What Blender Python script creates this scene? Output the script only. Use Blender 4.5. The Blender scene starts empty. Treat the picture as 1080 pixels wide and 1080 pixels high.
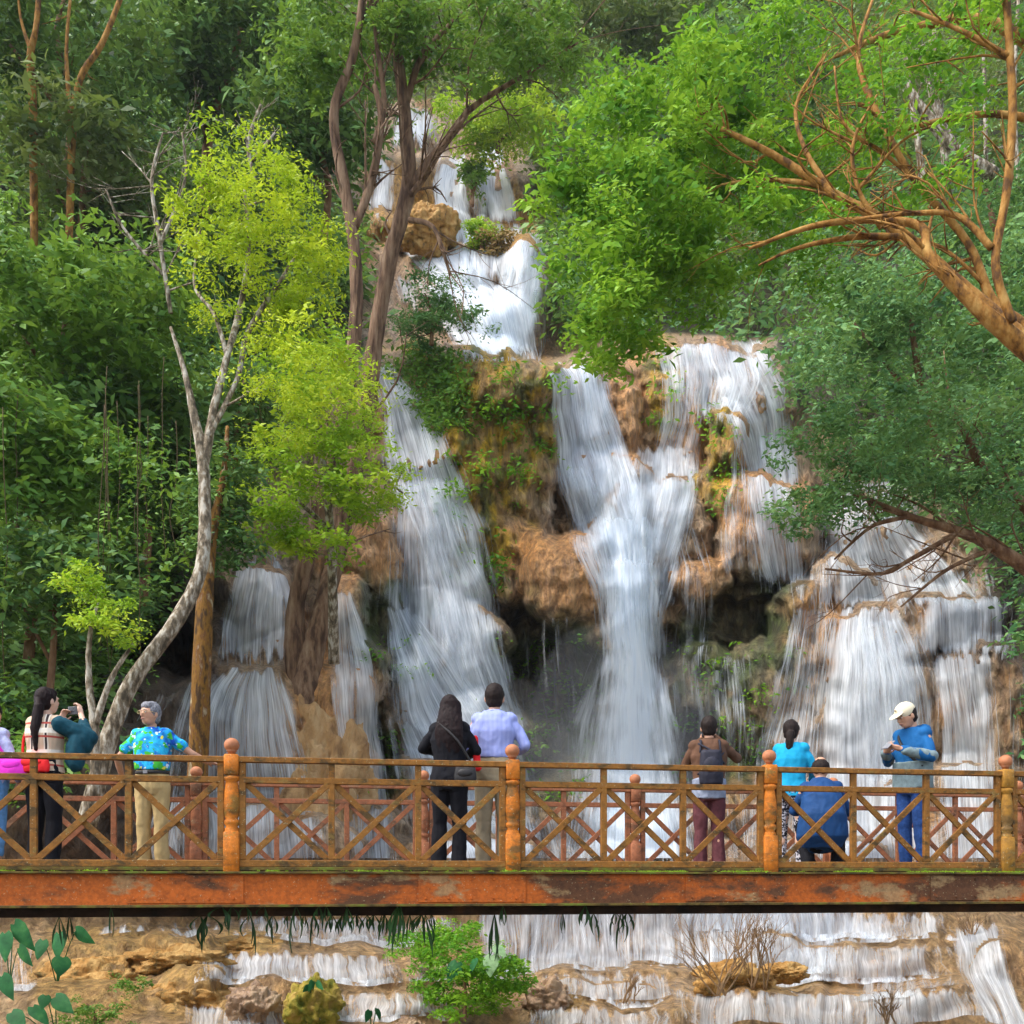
import bpy, bmesh, math, random
import numpy as np
from mathutils import Vector, Matrix
random.seed(7); RNG = np.random.default_rng(7)
C = bpy.context.scene.collection
F = 1100.0; HZ = 927.0
R = math.radians
def P(u, v, d): return Vector(((u-540)/F*d, d, (HZ-v)/F*d))
def PN(u, v, d): return np.stack([(u-540)/F*d, d+0*u, (HZ-v)/F*d], -1)

# ---------------------------------------------------------------- noise
_perm = np.random.default_rng(3).permutation(256); _perm = np.concatenate([_perm, _perm, _perm])
_g = np.random.default_rng(4).normal(size=(256, 3)); _g /= np.linalg.norm(_g, axis=1)[:, None]
def pn(x, y, z=0.0):
    x, y, z = np.broadcast_arrays(np.asarray(x, float), np.asarray(y, float), np.asarray(z, float))
    xi = np.floor(x).astype(int); yi = np.floor(y).astype(int); zi = np.floor(z).astype(int)
    xf = x-xi; yf = y-yi; zf = z-zi
    f = lambda t: t*t*t*(t*(t*6-15)+10)
    a, b, c = f(xf), f(yf), f(zf)
    out = 0
    for dx in (0, 1):
        for dy in (0, 1):
            for dz in (0, 1):
                h = _perm[_perm[_perm[(xi+dx) & 255]+((yi+dy) & 255)]+((zi+dz) & 255)]
                g = _g[h]
                w = (a if dx else 1-a)*(b if dy else 1-b)*(c if dz else 1-c)
                out = out + w*(g[..., 0]*(xf-dx)+g[..., 1]*(yf-dy)+g[..., 2]*(zf-dz))
    return out*1.6
def fbm(x, y, z=0.0, o=4):
    s = 0; a = 1.0
    for i in range(o):
        s = s+a*pn(np.asarray(x)*2**i, np.asarray(y)*2**i, np.asarray(z)*2**i+i*7.3); a *= .5
    return s
def sstep(a, b, x):
    t = np.clip((x-a)/(b-a), 0, 1); return t*t*(3-2*t)

# ---------------------------------------------------------------- object helpers
def link(o, parent=None):
    C.objects.link(o)
    if parent is not None: o.parent = parent
    return o
def tag(o, label=None, cat=None, group=None, kind=None):
    if label: o['label'] = label
    if cat: o['category'] = cat
    if group: o['group'] = group
    if kind: o['kind'] = kind
    return o
def empty(name, loc, label, cat, group=None):
    o = bpy.data.objects.new(name, None); o.location = loc; o.empty_display_size = .2
    link(o); return tag(o, label, cat, group)
def local(o):   # world -> parent space for meshes given in world coordinates
    return o.location.copy()
class MB:
    def __init__(s): s.v = []; s.f = []; s.n = 0; s.uv = None
    def add(s, v, f):
        n = len(s.v); s.v.extend([tuple(p) for p in v]); s.f.extend([tuple(i+n for i in q) for q in f])
    def box(s, c, sz, M=None):
        x, y, z = [k/2 for k in sz]; b = min(x, y, z)*.18
        M = M or Matrix.Identity(3); c = Vector(c)
        bm = bmesh.new(); bmesh.ops.create_cube(bm, size=1)
        for q in bm.verts: q.co = Vector((q.co.x*sz[0], q.co.y*sz[1], q.co.z*sz[2]))
        bmesh.ops.bevel(bm, geom=bm.edges[:], offset=b, segments=1, affect='EDGES')
        bm.verts.index_update()
        s.add([c+M@q.co for q in bm.verts], [[q.index for q in f.verts] for f in bm.faces]); bm.free()
    def beam(s, a, b, w, h, up=Vector((0, 0, 1))):   # w across, h along up
        a = Vector(a); b = Vector(b); x = (b-a); L = x.length; x.normalize()
        y = up.cross(x).normalized(); z = x.cross(y)
        M = Matrix((x, y, z)).transposed()
        s.box((a+b)/2, (L, w, h), M)
    def lathe(s, base, prof, n=14, ax=None):
        v = []; f = []
        for r, z in prof:
            for k in range(n):
                t = 2*math.pi*k/n; v.append(Vector(base)+Vector((r*math.cos(t), r*math.sin(t), z)))
        for i in range(len(prof)-1):
            for k in range(n):
                f.append((i*n+k, i*n+(k+1) % n, (i+1)*n+(k+1) % n, (i+1)*n+k))
        f.append(tuple(reversed(range(n)))); f.append(tuple((len(prof)-1)*n+k for k in range(n)))
        s.add(v, f)
    def tube(s, pts, rad, n=7, res=4, rough=0.0, cap=True):
        pts = [Vector(p) for p in pts]
        if res > 1 and len(pts) > 2:
            q = []; r = []
            for i in range(len(pts)-1):
                p0 = pts[max(i-1, 0)]; p1 = pts[i]; p2 = pts[i+1]; p3 = pts[min(i+2, len(pts)-1)]
                for k in range(res):
                    t = k/res
                    q.append(.5*((2*p1)+(p2-p0)*t+(2*p0-5*p1+4*p2-p3)*t*t+(3*p1-p0-3*p2+p3)*t**3))
                    r.append(rad[i]*(1-t)+rad[i+1]*t)
            q.append(pts[-1]); r.append(rad[-1]); pts, rad = q, r
        T = (pts[1]-pts[0]).normalized()
        X = T.orthogonal().normalized(); v = []; f = []
        for i, p in enumerate(pts):
            T2 = (pts[min(i+1, len(pts)-1)]-pts[max(i-1, 0)])
            if T2.length > 1e-9: T2.normalize()
            else: T2 = T
            X = (X-T2*X.dot(T2)); X = X.normalized() if X.length > 1e-6 else T2.orthogonal().normalized()
            Y = T2.cross(X); T = T2
            for k in range(n):
                t = 2*math.pi*k/n; rr = rad[i]*(1+(random.uniform(-rough, rough) if rough else 0))
                v.append(p+X*(rr*math.cos(t))+Y*(rr*math.sin(t)))
        m = len(pts)
        for i in range(m-1):
            for k in range(n):
                f.append((i*n+k, i*n+(k+1) % n, (i+1)*n+(k+1) % n, (i+1)*n+k))
        if cap: f.append(tuple(reversed(range(n)))); f.append(tuple((m-1)*n+k for k in range(n)))
        s.add(v, f)
    def build(s, name, mat, parent=None, smooth=True):
        me = bpy.data.meshes.new(name)
        off = parent_off(parent)
        me.from_pydata([(p[0]-off.x, p[1]-off.y, p[2]-off.z) for p in s.v], [], s.f)
        if smooth: me.polygons.foreach_set('use_smooth', [True]*len(me.polygons))
        me.materials.append(mat); me.update()
        o = bpy.data.objects.new(name, me); return link(o, parent)
def parent_off(p):
    o = Vector((0, 0, 0))
    while p is not None: o += p.location; p = p.parent
    return o
def np_mesh(name, v, f, mat, parent=None, smooth=True, attrs=None, uv=None):
    v = np.asarray(v, np.float32).reshape(-1, 3); f = np.asarray(f, np.int32); off = parent_off(parent)
    v = v-np.array(off, np.float32)
    k = f.shape[1]; me = bpy.data.meshes.new(name)
    me.vertices.add(len(v)); me.vertices.foreach_set('co', v.ravel())
    me.loops.add(f.size); me.loops.foreach_set('vertex_index', f.ravel())
    me.polygons.add(len(f)); me.polygons.foreach_set('loop_start', np.arange(0, f.size, k, dtype=np.int32))
    me.update(calc_edges=True)
    if smooth: me.polygons.foreach_set('use_smooth', np.ones(len(f), bool))
    for nm, (ty, arr) in (attrs or {}).items():
        a = me.attributes.new(nm, ty, 'POINT')
        arr = np.asarray(arr, np.float32)
        if ty == 'FLOAT_COLOR':
            if arr.shape[-1] == 3: arr = np.concatenate([arr, np.ones(arr.shape[:-1]+(1,))], -1).astype(np.float32)
            a.data.foreach_set('color', arr.ravel())
        else: a.data.foreach_set('value', arr.ravel())
    if uv is not None:
        l = me.uv_layers.new(name='UVMap'); l.data.foreach_set('uv', np.asarray(uv, np.float32).reshape(-1, 2)[f.ravel()].ravel())
    me.materials.append(mat); me.validate()
    o = bpy.data.objects.new(name, me); return link(o, parent)

# ---------------------------------------------------------------- materials
class NT:
    def __init__(s, name):
        s.m = bpy.data.materials.new(name); s.m.use_nodes = True; s.t = s.m.node_tree; s.t.nodes.clear()
        s.out = s.t.nodes.new('ShaderNodeOutputMaterial')
    def n(s, ty, ins=None, **kw):
        x = s.t.nodes.new(ty)
        for k, v in kw.items(): setattr(x, k, v)
        for k, v in (ins or {}).items():
            if isinstance(v, bpy.types.NodeSocket): s.t.links.new(v, x.inputs[k])
            else: x.inputs[k].default_value = v
        return x
    def obj(s): return s.n('ShaderNodeTexCoord').outputs['Object']
    def noise(s, vec, scale, det=4, rough=.55, dist=0):
        return s.n('ShaderNodeTexNoise', {'Vector': vec, 'Scale': scale, 'Detail': det, 'Roughness': rough, 'Distortion': dist}).outputs['Fac']
    def map(s, vec, sc): return s.n('ShaderNodeMapping', {'Vector': vec, 'Scale': sc}).outputs['Vector']
    def ramp(s, fac, stops):
        r = s.n('ShaderNodeValToRGB', {'Fac': fac}); e = r.color_ramp.elements
        while len(e) < len(stops): e.new(.5)
        for x, (p, c) in zip(e, stops):
            x.position = p
            x.color = tuple(c)+(1,) if not isinstance(c, (int, float)) else (c, c, c, 1)
        return r.outputs['Color']
    def mix(s, a, b, fac, mode='MIX'):
        x = s.n('ShaderNodeMix', data_type='RGBA', blend_type=mode)
        for k, v in ((0, fac), (6, a), (7, b)):
            if isinstance(v, bpy.types.NodeSocket): s.t.links.new(v, x.inputs[k])
            else: x.inputs[k].default_value = v if k == 0 else (tuple(v)+(1,) if len(v) == 3 else v)
        return x.outputs[2]
    def math(s, op, a, b=0.0, clamp=False):
        x = s.n('ShaderNodeMath', operation=op, use_clamp=clamp)
        for k, v in ((0, a), (1, b)):
            if isinstance(v, bpy.types.NodeSocket): s.t.links.new(v, x.inputs[k])
            else: x.inputs[k].default_value = v
        return x.outputs[0]
    def bump(s, h, st, dist=.02): return s.n('ShaderNodeBump', {'Height': h, 'Strength': st, 'Distance': dist}).outputs['Normal']
    def bsdf(s, col, rough=.6, spec=.4, normal=None, **kw):
        i = {'Base Color': col if isinstance(col, bpy.types.NodeSocket) else tuple(col)+(1,), 'Roughness': rough, 'Specular IOR Level': spec}
        if normal is not None: i['Normal'] = normal
        i.update(kw)
        return s.n('ShaderNodeBsdfPrincipled', i).outputs[0]
    def end(s, sh): s.t.links.new(sh, s.out.inputs[0]); return s.m
def mat_noise(name, stops, scale=6, rough=.7, bump=.4, bscale=None, stretch=(1, 1, 1), dist=.02, spec=.3, det=6):
    t = NT(name); o = t.map(t.obj(), stretch); n = t.noise(o, scale, det, .6)
    c = t.ramp(n, stops); n2 = t.noise(o, bscale or scale*4, 5, .6)
    return t.end(t.bsdf(c, rough, spec, t.bump(n2, bump, dist)))
def mat_leaf(name, cols, trans=.3, patch=.5):
    t = NT(name); g = t.n('ShaderNodeNewGeometry')
    st = [(i/(len(cols)-1), c) for i, c in enumerate(cols)]
    n = t.noise(t.obj(), patch, 3, .6)
    f = t.math('ADD', t.math('ADD', t.math('MULTIPLY', g.outputs['Random Per Island'], .35), t.math('MULTIPLY', t.n('ShaderNodeAttribute', attribute_name='cl').outputs['Fac'], .6)), t.math('MULTIPLY', t.math('SUBTRACT', n, .36), 1.2), True)
    c = t.ramp(f, st)
    b = t.bsdf(c, .5, .22)
    tr = t.n('ShaderNodeBsdfTranslucent', {'Color': t.mix(c, (.45, .6, .05), .35)}).outputs[0]
    return t.end(t.n('ShaderNodeMixShader', {0: trans, 1: b, 2: tr}).outputs[0])
def plain(name, col, rough=.7, spec=.3, var=.25, scale=20, bump=.15):
    a = tuple(k*(1-var) for k in col); b = tuple(min(1, k*(1+var)) for k in col)
    return mat_noise(name, [(.3, a), (.7, b)], scale, rough, bump, spec=spec)
# ================================================================ travertine cliff (structure)
ST = 2.5
us = np.arange(-420, 1500+1, ST); vs = np.arange(-160, 1240+1, ST)
UU, VV = np.meshgrid(us, vs)
wu = UU+16*fbm(UU/60, VV/60, 1.5, 3)*1.0+5*pn(UU/16, VV/16, 5.)
wv = VV+12*fbm(UU/55, VV/70, 9.5, 3)+4*pn(UU/14, VV/18, 8.)
cols = {
 -420: [(-160, 60), (0, 36), (200, 26), (400, 21), (600, 17), (750, 14.5), (918, 13)],
 0:   [(-160, 60), (0, 42), (200, 31), (400, 25), (600, 20.5), (750, 17.5), (830, 16.5), (918, 15.5)],
 200: [(-160, 66), (0, 46), (200, 34), (400, 28), (600, 24), (750, 20.5), (830, 19.5), (918, 17.5)],
 330: [(-160, 80), (100, 60), (160, 52), (260, 44), (370, 38), (392, 31), (500, 28.5), (600, 25.5), (700, 24), (800, 22.5), (918, 19)],
 400: [(-160, 82), (100, 64), (112, 60), (160, 59), (166, 53), (232, 52), (262, 46), (366, 40), (378, 30), (500, 28.5), (600, 27.8), (700, 27), (800, 24.5), (918, 19.5)],
 480: [(-160, 84), (100, 66), (112, 61), (158, 60), (166, 54), (230, 52), (262, 46), (362, 41), (372, 29.5), (500, 28.8), (620, 28.6), (660, 29.5), (760, 29.5), (830, 26), (918, 20)],
 600: [(-160, 84), (100, 66), (150, 58), (240, 50), (262, 45), (372, 41), (385, 31.2), (500, 30.4), (600, 29), (680, 30), (800, 28), (918, 20.5)],
 700: [(-160, 84), (100, 64), (240, 50), (350, 42), (360, 33), (480, 31.4), (600, 29.8), (700, 30), (800, 28), (918, 20.5)],
 800: [(-160, 84), (100, 60), (240, 48), (350, 41), (360, 33.6), (430, 32), (600, 30.5), (700, 28.6), (800, 26.6), (918, 20)],
 900: [(-160, 80), (100, 54), (240, 42), (400, 35), (540, 32), (620, 30), (640, 28), (700, 26.2), (800, 24.4), (918, 19.5)],
 1060: [(-160, 70), (100, 46), (240, 37), (400, 32), (560, 29), (640, 26.5), (720, 25), (800, 23.5), (918, 18.5)],
 1500: [(-160, 60), (100, 36), (400, 22), (640, 18), (800, 16), (918, 14)]}
lows = {
 -420: [(918, 12.5), (985, 12.), (1010, 11.), (1050, 10.2), (1080, 9.4), (1240, 6.3)],
 60: [(918, 13.5), (980, 13), (996, 11.6), (1030, 11.2), (1045, 10.3), (1080, 9.8), (1240, 6.8)],
 300: [(918, 14.6), (976, 14.2), (992, 12.6), (1018, 12.4), (1034, 11.2), (1065, 11), (1085, 10), (1240, 7)],
 480: [(918, 14.6), (985, 14.2), (1004, 12.6), (1040, 12.2), (1060, 11), (1090, 10.4), (1240, 7)],
 560: [(918, 13.9), (1018, 13.7), (1028, 12.4), (1048, 12.2), (1064, 10.9), (1090, 10.6), (1240, 7)],
 880: [(918, 14.2), (992, 14.0), (1002, 13.2), (1036, 13.), (1048, 11.3), (1090, 10.8), (1240, 7)],
 1000: [(918, 15), (968, 14.4), (985, 13.2), (1030, 12.6), (1045, 11.4), (1090, 11), (1240, 7)],
 1500: [(918, 13), (990, 12), (1050, 10.5), (1240, 7)]}
def profile(cdict, U, V):
    ks = sorted(cdict); tab = np.array([np.interp(vs, [p[0] for p in cdict[k]], [p[1] for p in cdict[k]]) for k in ks])
    vi = np.clip((V-vs[0])/ST, 0, len(vs)-1.001); i0 = vi.astype(int); fv = vi-i0
    cu = np.interp(U, ks, np.arange(len(ks))); c0 = np.clip(cu.astype(int), 0, len(ks)-2); fu = cu-c0; fu = fu*fu*(3-2*fu)
    g = lambda c: tab[c, i0]*(1-fv)+tab[c, i0+1]*fv
    return g(c0)*(1-fu)+g(c0+1)*fu
lows = {k_: [(a_, b_*1.19) for a_, b_ in v_] for k_, v_ in lows.items()}
up = profile(cols, wu*.4+UU*.6, wv); lo = profile(lows, wu*.5+UU*.5, wv*.6+VV*.4)
k = (VV > 917).astype(float)
D = up*(1-k)+lo*k
blobs = [ # u, v, ru, rv, front depth, roundness(m), power
 # upper tiers
 (453, 243, 31, 24, 44, 2.2, 2.2), (405, 245, 34, 20, 46, 2, 2.5), (500, 292, 75, 34, 42.5, 3, 2.2), (552, 318, 30, 66, 40.6, 3, 2.4), (515, 345, 50, 40, 40.5, 2, 2.4),
 (440, 200, 25, 35, 52.5, 2, 3), (498, 205, 14, 45, 51, 1.5, 3), (545, 215, 22, 50, 50, 3, 3), (470, 330, 45, 40, 41.5, 2, 2.4),
 # mossy buttress
 (515, 450, 66, 78, 27.6, 1.6, 3), (470, 420, 48, 55, 28.4, 1.4, 2.6), (538, 402, 46, 34, 26.9, 1.2, 2.4), (500, 510, 40, 50, 27.2, 1.2, 2.4), (480, 480, 26, 24, 26.9, .9, 2.2),
 (505, 545, 30, 62, 27.3, 1.0, 2.3), (536, 590, 36, 52, 27.2, 1.0, 2.4), (555, 520, 30, 60, 27.8, 1, 2.5),
 # left fall ledges
 (425, 440, 38, 60, 28.2, 1.3, 2.6), (445, 500, 52, 45, 27.4, 1.4, 2.3), (440, 585, 70, 95, 27.0, 1.5, 2.5), (460, 700, 72, 72, 25.6, 1.8, 2.3), (425, 740, 40, 70, 24.8, 1.4, 2.3), (500, 790, 66, 66, 25, 1.6, 2.3), (400, 700, 34, 90, 24.6, 1.3, 2.2),
 (385, 600, 30, 70, 24.6, 1.2, 2.2), (430, 850, 60, 60, 22.4, 1.6, 2.2), (370, 870, 60, 40, 20.5, 1.4, 2.2),
 # centre
 (604, 440, 44, 62, 30.0, 1.2, 3), (612, 512, 34, 34, 28.8, 1.2, 2.2), (655, 455, 26, 60, 30.6, 1, 3), (598, 612, 58, 52, 26.2, 2.0, 2.5), (640, 668, 44, 90, 26.6, 1.4, 2.3), (662, 515, 30, 40, 28.6, 1.2, 2.2),
 (700, 560, 50, 60, 28.2, 1.5, 2.3), (655, 630, 42, 120, 27.4, 1.2, 2.5), (715, 660, 30, 60, 28.3, 1, 2.3), (590, 870, 90, 40, 22, 1.6, 2.2), (690, 880, 70, 40, 21.6, 1.6, 2.2),
 # right head
 (745, 400, 62, 46, 32.2, 1.4, 3), (792, 425, 48, 60, 31.6, 1.5, 2.5), (715, 445, 34, 60, 31.2, 1.2, 2.5), (762, 470, 30, 34, 28.6, 1.0, 2.3), (757, 500, 26, 60, 28.9, 1.2, 2.6),
 (790, 545, 52, 50, 27.9, 1.5, 2.4), (785, 580, 46, 34, 27.6, 1.1, 2.3), (732, 610, 27, 30, 27.2, 1.0, 2.2), (830, 570, 36, 56, 28.4, 1.5, 2.4), (850, 655, 40, 38, 26.4, 1.4, 2.3), (888, 620, 32, 36, 27, 1.2, 2.3),
 # right lower wall
 (775, 652, 64, 44, 28.7, 1.2, 2.4), (590, 720, 80, 80, 28.6, 1.2, 2.4), (735, 800, 60, 60, 28.2, 1, 2.4),
 (760, 765, 72, 78, 27.0, 1.2, 3.2), (830, 745, 58, 82, 25.8, 1.3, 2.8), (860, 820, 60, 60, 24.2, 1.3, 2.5), (780, 870, 60, 40, 22, 1.3, 2.3),
 (915, 700, 52, 62, 25.0, 1.4, 2.4), (925, 775, 66, 110, 23.6, 1.6, 2.5), (935, 560, 60, 50, 30, 1.6, 2.5), (1010, 600, 60, 40, 28, 1.5, 2.3), (1000, 668, 76, 40, 25.2, 1.2, 3.2), (968, 680, 22, 30, 24.8, .9, 2.3),
 (1015, 755, 60, 66, 23.6, 1.4, 2.5), (1062, 770, 34, 90, 22.8, 1.2, 2.5), (1010, 860, 90, 60, 21.4, 1.4, 2.3), (1130, 700, 60, 120, 22.5, 2, 2.3),
 # left lower
 (272, 650, 50, 55, 22.6, 1.4, 2.5), (262, 716, 76, 16, 20.9, .8, 3), (272, 790, 92, 92, 19.4, 1.8, 2.2), (350, 768, 52, 78, 19.8, 1.3, 2.3), (372, 700, 34, 84, 21.4, 1.2, 2.3), (300, 700, 50, 30, 21.6, 1, 2.5),
 (328, 752, 52, 44, 20.0, 1.4, 2.2), (330, 735, 36, 26, 20.3, .8, 2.2), (155, 760, 60, 56, 17.8, 1.4, 2.4), (120, 820, 70, 60, 16.4, 1.4, 2.4), (215, 780, 30, 70, 19, 1.0, 2.4), (200, 560, 26, 70, 25, 1.5, 2.4), (185, 640, 30, 60, 22.5, 1.2, 2.4),
 (60, 850, 80, 80, 15.4, 1.2, 2.4), (150, 890, 70, 50, 15.6, 1, 2.4), (240, 890, 70, 46, 16.8, 1.2, 2.4), (330, 895, 60, 40, 17.6, 1.2, 2.4),
 # below the bridge
 (500, 905, 70, 30, 16.5, 1, 2.3), (870, 905, 80, 26, 17, 1, 2.3),
 (300, 965, 120, 20, 14, .6, 3), (110, 1000, 60, 24, 12.2, .8, 2.3), (190, 1010, 50, 26, 11.6, .8, 2.3), (95, 1045, 66, 34, 11, .9, 2.3), (205, 1050, 44, 34, 10.6, .8, 2.3), (310, 1024, 84, 26, 11.9, .9, 2.6), (390, 1036, 70, 26, 11.6, .9, 2.6),
 (265, 1080, 30, 26, 10.2, .6, 2.2), (330, 1075, 36, 34, 10.1, .8, 2.2), (430, 1072, 60, 26, 10.6, .8, 2.5),
 (620, 1068, 80, 30, 11.2, .7, 3), (640, 1100, 120, 22, 10.2, .7, 3), (860, 1012, 66, 22, 12.9, .6, 3), (920, 1026, 70, 24, 12.5, .6, 2.8), (880, 1068, 150, 26, 11.0, .9, 3), (1060, 1040, 48, 46, 11.6, .9, 2.5), (1010, 990, 60, 24, 13.4, .8, 2.6), (960, 968, 60, 16, 14, .6, 2.6),
 (770, 1092, 200, 26, 10.3, .8, 3), (30, 1010, 50, 40, 12.4, .8, 2.4), (20, 1080, 60, 40, 10.4, .8, 2.4), (150, 1100, 80, 30, 9.9, .8, 2.4),
]
for (u, v, ru, rv, df, b, p) in blobs:
    if v > 960: df *= 1.19
    r = (np.abs((wu-u)/ru)**p+(np.abs((wv-v)/rv))**p)
    dd = np.where(r < 1, df+b*(1-np.clip(1-r, 0, 1)**(1/p)), 1e9)
    D = np.minimum(D, dd)
dents = [(775, 650, 66, 26, .9), (738, 800, 30, 44, 1.0), (590, 715, 60, 50, 1.0), (560, 760, 50, 70, .8), (420, 660, 22, 40, .6), (395, 790, 22, 44, 2.0), (165, 690, 60, 40, 3.5), (700, 700, 30, 40, 1.0), (1000, 700, 50, 14, .6)]
for (u, v, ru, rv, a) in dents:
    r = ((wu-u)/ru)**2+((wv-v)/rv)**2
    D = D+a*sstep(1, .45, r)
# drapery flutes and lumps
fl = .5*pn(UU/11, VV/90, 2.)+.28*pn(UU/5, VV/45, 4.); lump = fbm(UU/34, VV/34, 3., 4)
hf = np.clip((D-10)/18, .25, 1)
rid = 1-np.abs(pn(UU/15, VV/24, 14.))*2.2; rid2 = 1-np.abs(pn(UU/6.5, VV/15, 16.))*2.2
smz = np.zeros_like(UU)
for (u, v, ru, rv) in [(598, 610, 62, 56), (790, 550, 60, 50), (732, 608, 32, 34), (925, 760, 80, 120), (1015, 750, 70, 80), (272, 780, 100, 100), (440, 600, 60, 90), (350, 770, 60, 80)]:
    smz = np.maximum(smz, sstep(1.15, .6, np.sqrt(((wu-u)/ru)**2+((wv-v)/rv)**2)))
hf = hf*(1-.55*smz)*np.where(VV > 925, .7, 1)
D = D-hf*(.32*lump+.30*fl+.10*rid+.07*rid2)
Dc = D.copy(); Ds = D+hf*(.18*lump+.18*fl+.10*rid+.07*rid2)
for _ in range(3): Ds[:, 1:-1] = Ds[:, :-2]*.25+Ds[:, 1:-1]*.5+Ds[:, 2:]*.25; Ds[1:-1] = Ds[:-2]*.25+Ds[1:-1]*.5+Ds[2:]*.25
XYZ = PN(UU, VV, D)

# rock colour (tan travertine, ochre, moss, dark algae green with cave shade painted in)
def zone(lst, soft=.5):
    m = np.zeros_like(UU)
    for (u, v, ru, rv) in lst:
        r = np.sqrt(((wu-u)/ru)**2+((wv-v)/rv)**2)+.25*fbm(UU/22, VV/22, 12., 3)
        m = np.maximum(m, sstep(1+soft*.4, 1-soft*.6, r))
    return m[..., None]
n1 = fbm(UU/50, VV/60, 20., 4)[..., None]; n2 = fbm(UU/14, VV/40, 24., 4)[..., None]; n3 = pn(UU/9, VV/60, 30.)[..., None]
c_ = lambda *a: np.array(a, float)
col = c_(.52, .35, .21)+(c_(.58, .44, .31)-c_(.52, .35, .21))*sstep(-.2, .6, n2)
col = col+(c_(.62, .30, .09)-col)*sstep(.0, .7, n1)*.75
col = col+(c_(.28, .18, .11)-col)*sstep(.15, .6, -n2)*.55
def lay(col, m, c): return col+(c_(*c)-col)*m
col = lay(col, zone([(598, 600, 60, 50), (795, 540, 55, 60), (732, 605, 30, 30), (480, 490, 30, 40), (545, 590, 25, 50), (390, 600, 40, 60), (350, 760, 50, 70), (860, 650, 40, 30), (655, 430, 40, 70), (720, 440, 30, 60)])*.55, (.78, .36, .09))
col = lay(col, zone([(453, 243, 34, 26), (405, 240, 40, 22), (430, 200, 40, 40), (545, 250, 30, 50)])*.8, (.55, .29, .04))
mz = zone([(515, 450, 62, 110), (540, 395, 50, 34), (450, 400, 40, 40), (505, 560, 34, 70), (755, 480, 26, 60), (700, 400, 16, 60)])
col = lay(col, mz*(.35+.65*sstep(-.25, .25, n2)), (.60, .38, .02))
col = lay(col, mz*sstep(.0, .45, fbm(UU/18, VV/22, 40., 3)[..., None])*.8, (.07, .12, .012))
gz = zone([(585, 730, 60, 90), (555, 740, 55, 110), (775, 690, 75, 50), (750, 780, 60, 60), (420, 660, 40, 60), (400, 790, 30, 50), (565, 800, 60, 60), (800, 640, 60, 40)])  # caves and hollows: algae green, darkened to carry their shade in the colour
col = lay(col, gz*(.5+.5*sstep(-.3, .3, n1)), (.11, .15, .045))
col = lay(col, gz*sstep(-.1, .4, -n2)*.6, (.09, .08, .05))
col = lay(col, zone([(160, 740, 90, 90), (120, 690, 110, 60), (100, 860, 110, 60), (1090, 640, 50, 100), (190, 600, 60, 100), (735, 800, 30, 50)])*.85, (.075, .055, .045))  # dark brown rock, with the shade of the hollows painted into the tint
# hillside soil below the forest
LB = np.interp(VV, [-200, 100, 105, 160, 370, 420, 560, 620, 700, 760, 830], [1600, 1600, 400, 375, 385, 300, 225, 190, 140, 110, 60])
RBv = np.interp(VV, [-200, 100, 150, 240, 345, 357, 420, 540, 600, 700, 830], [-100, 545, 556, 574, 600, 812, 835, 1000, 1050, 1085, 1120])
nz = 14*fbm(UU/30, VV/30, 50., 3)
forest = ((UU+nz < LB) | (UU+nz > RBv)) & (VV < 840)
fm = sstep(-12, 12, np.maximum(LB-UU-nz, UU+nz-RBv))*(VV < 850); fm = fm[..., None]
col = lay(col, fm*.9, (.035, .045, .018))
# below bridge
yz = zone([(110, 1000, 60, 24), (190, 1010, 55, 30), (95, 1045, 70, 36), (205, 1050, 50, 34), (265, 1080, 30, 30), (330, 1070, 36, 34), (800, 1035, 60, 14), (270, 995, 40, 14), (590, 1060, 30, 20)])
col = lay(col, yz*.85, (.62, .36, .05)); col = lay(col, yz*sstep(.1, .5, fbm(UU/10, VV/8, 60., 3)[..., None])*.8, (.20, .16, .02))
col = col+(c_(.66, .42, .18)-col)*.6*(VV > 955)[..., None]
col = np.clip(col, 0.01, .9)

def grid_faces(nr, nc):
    i = np.arange(nr*nc).reshape(nr, nc)
    return np.stack([i[:-1, :-1], i[1:, :-1], i[1:, 1:], i[:-1, 1:]], -1).reshape(-1, 4)
t = NT('travertine'); o = t.obj()
a = t.n('ShaderNodeAttribute', attribute_name='tint').outputs['Color']
nA = t.noise(t.map(o, (1, 1, .35)), 7, 8, .65); nB = t.noise(t.map(o, (1, 1, .5)), 2.2, 5, .6)
c = t.mix(a, t.ramp(nA, [(.28, .3), (.48, .85), (.66, 1.3)]), 1.0, 'MULTIPLY')
nC = t.noise(t.map(o, (1.6, 1.6, .12)), 5, 4, .6); c = t.mix(c, t.ramp(nC, [(.40, (.55, .46, .40)), (.55, (1.1, 1.05, .95))]), .65, 'MULTIPLY')
c = t.mix(c, t.ramp(nB, [(.3, .7), (.6, 1.05)]), .8, 'MULTIPLY')
vor = t.n('ShaderNodeTexVoronoi', {'Vector': t.map(o, (1, 1, .45)), 'Scale': 5.0}).outputs['Distance']
h = t.math('ADD', t.math('MULTIPLY', nA, 1.0), t.math('MULTIPLY', vor, .35))
M_rock = t.end(t.bsdf(c, t.math('ADD', t.math('MULTIPLY', nB, .5), .2), .45, t.bump(h, 1.0, .3)))
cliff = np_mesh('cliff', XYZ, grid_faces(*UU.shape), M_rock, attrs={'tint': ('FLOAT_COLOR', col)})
tag(cliff, kind='structure')
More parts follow.
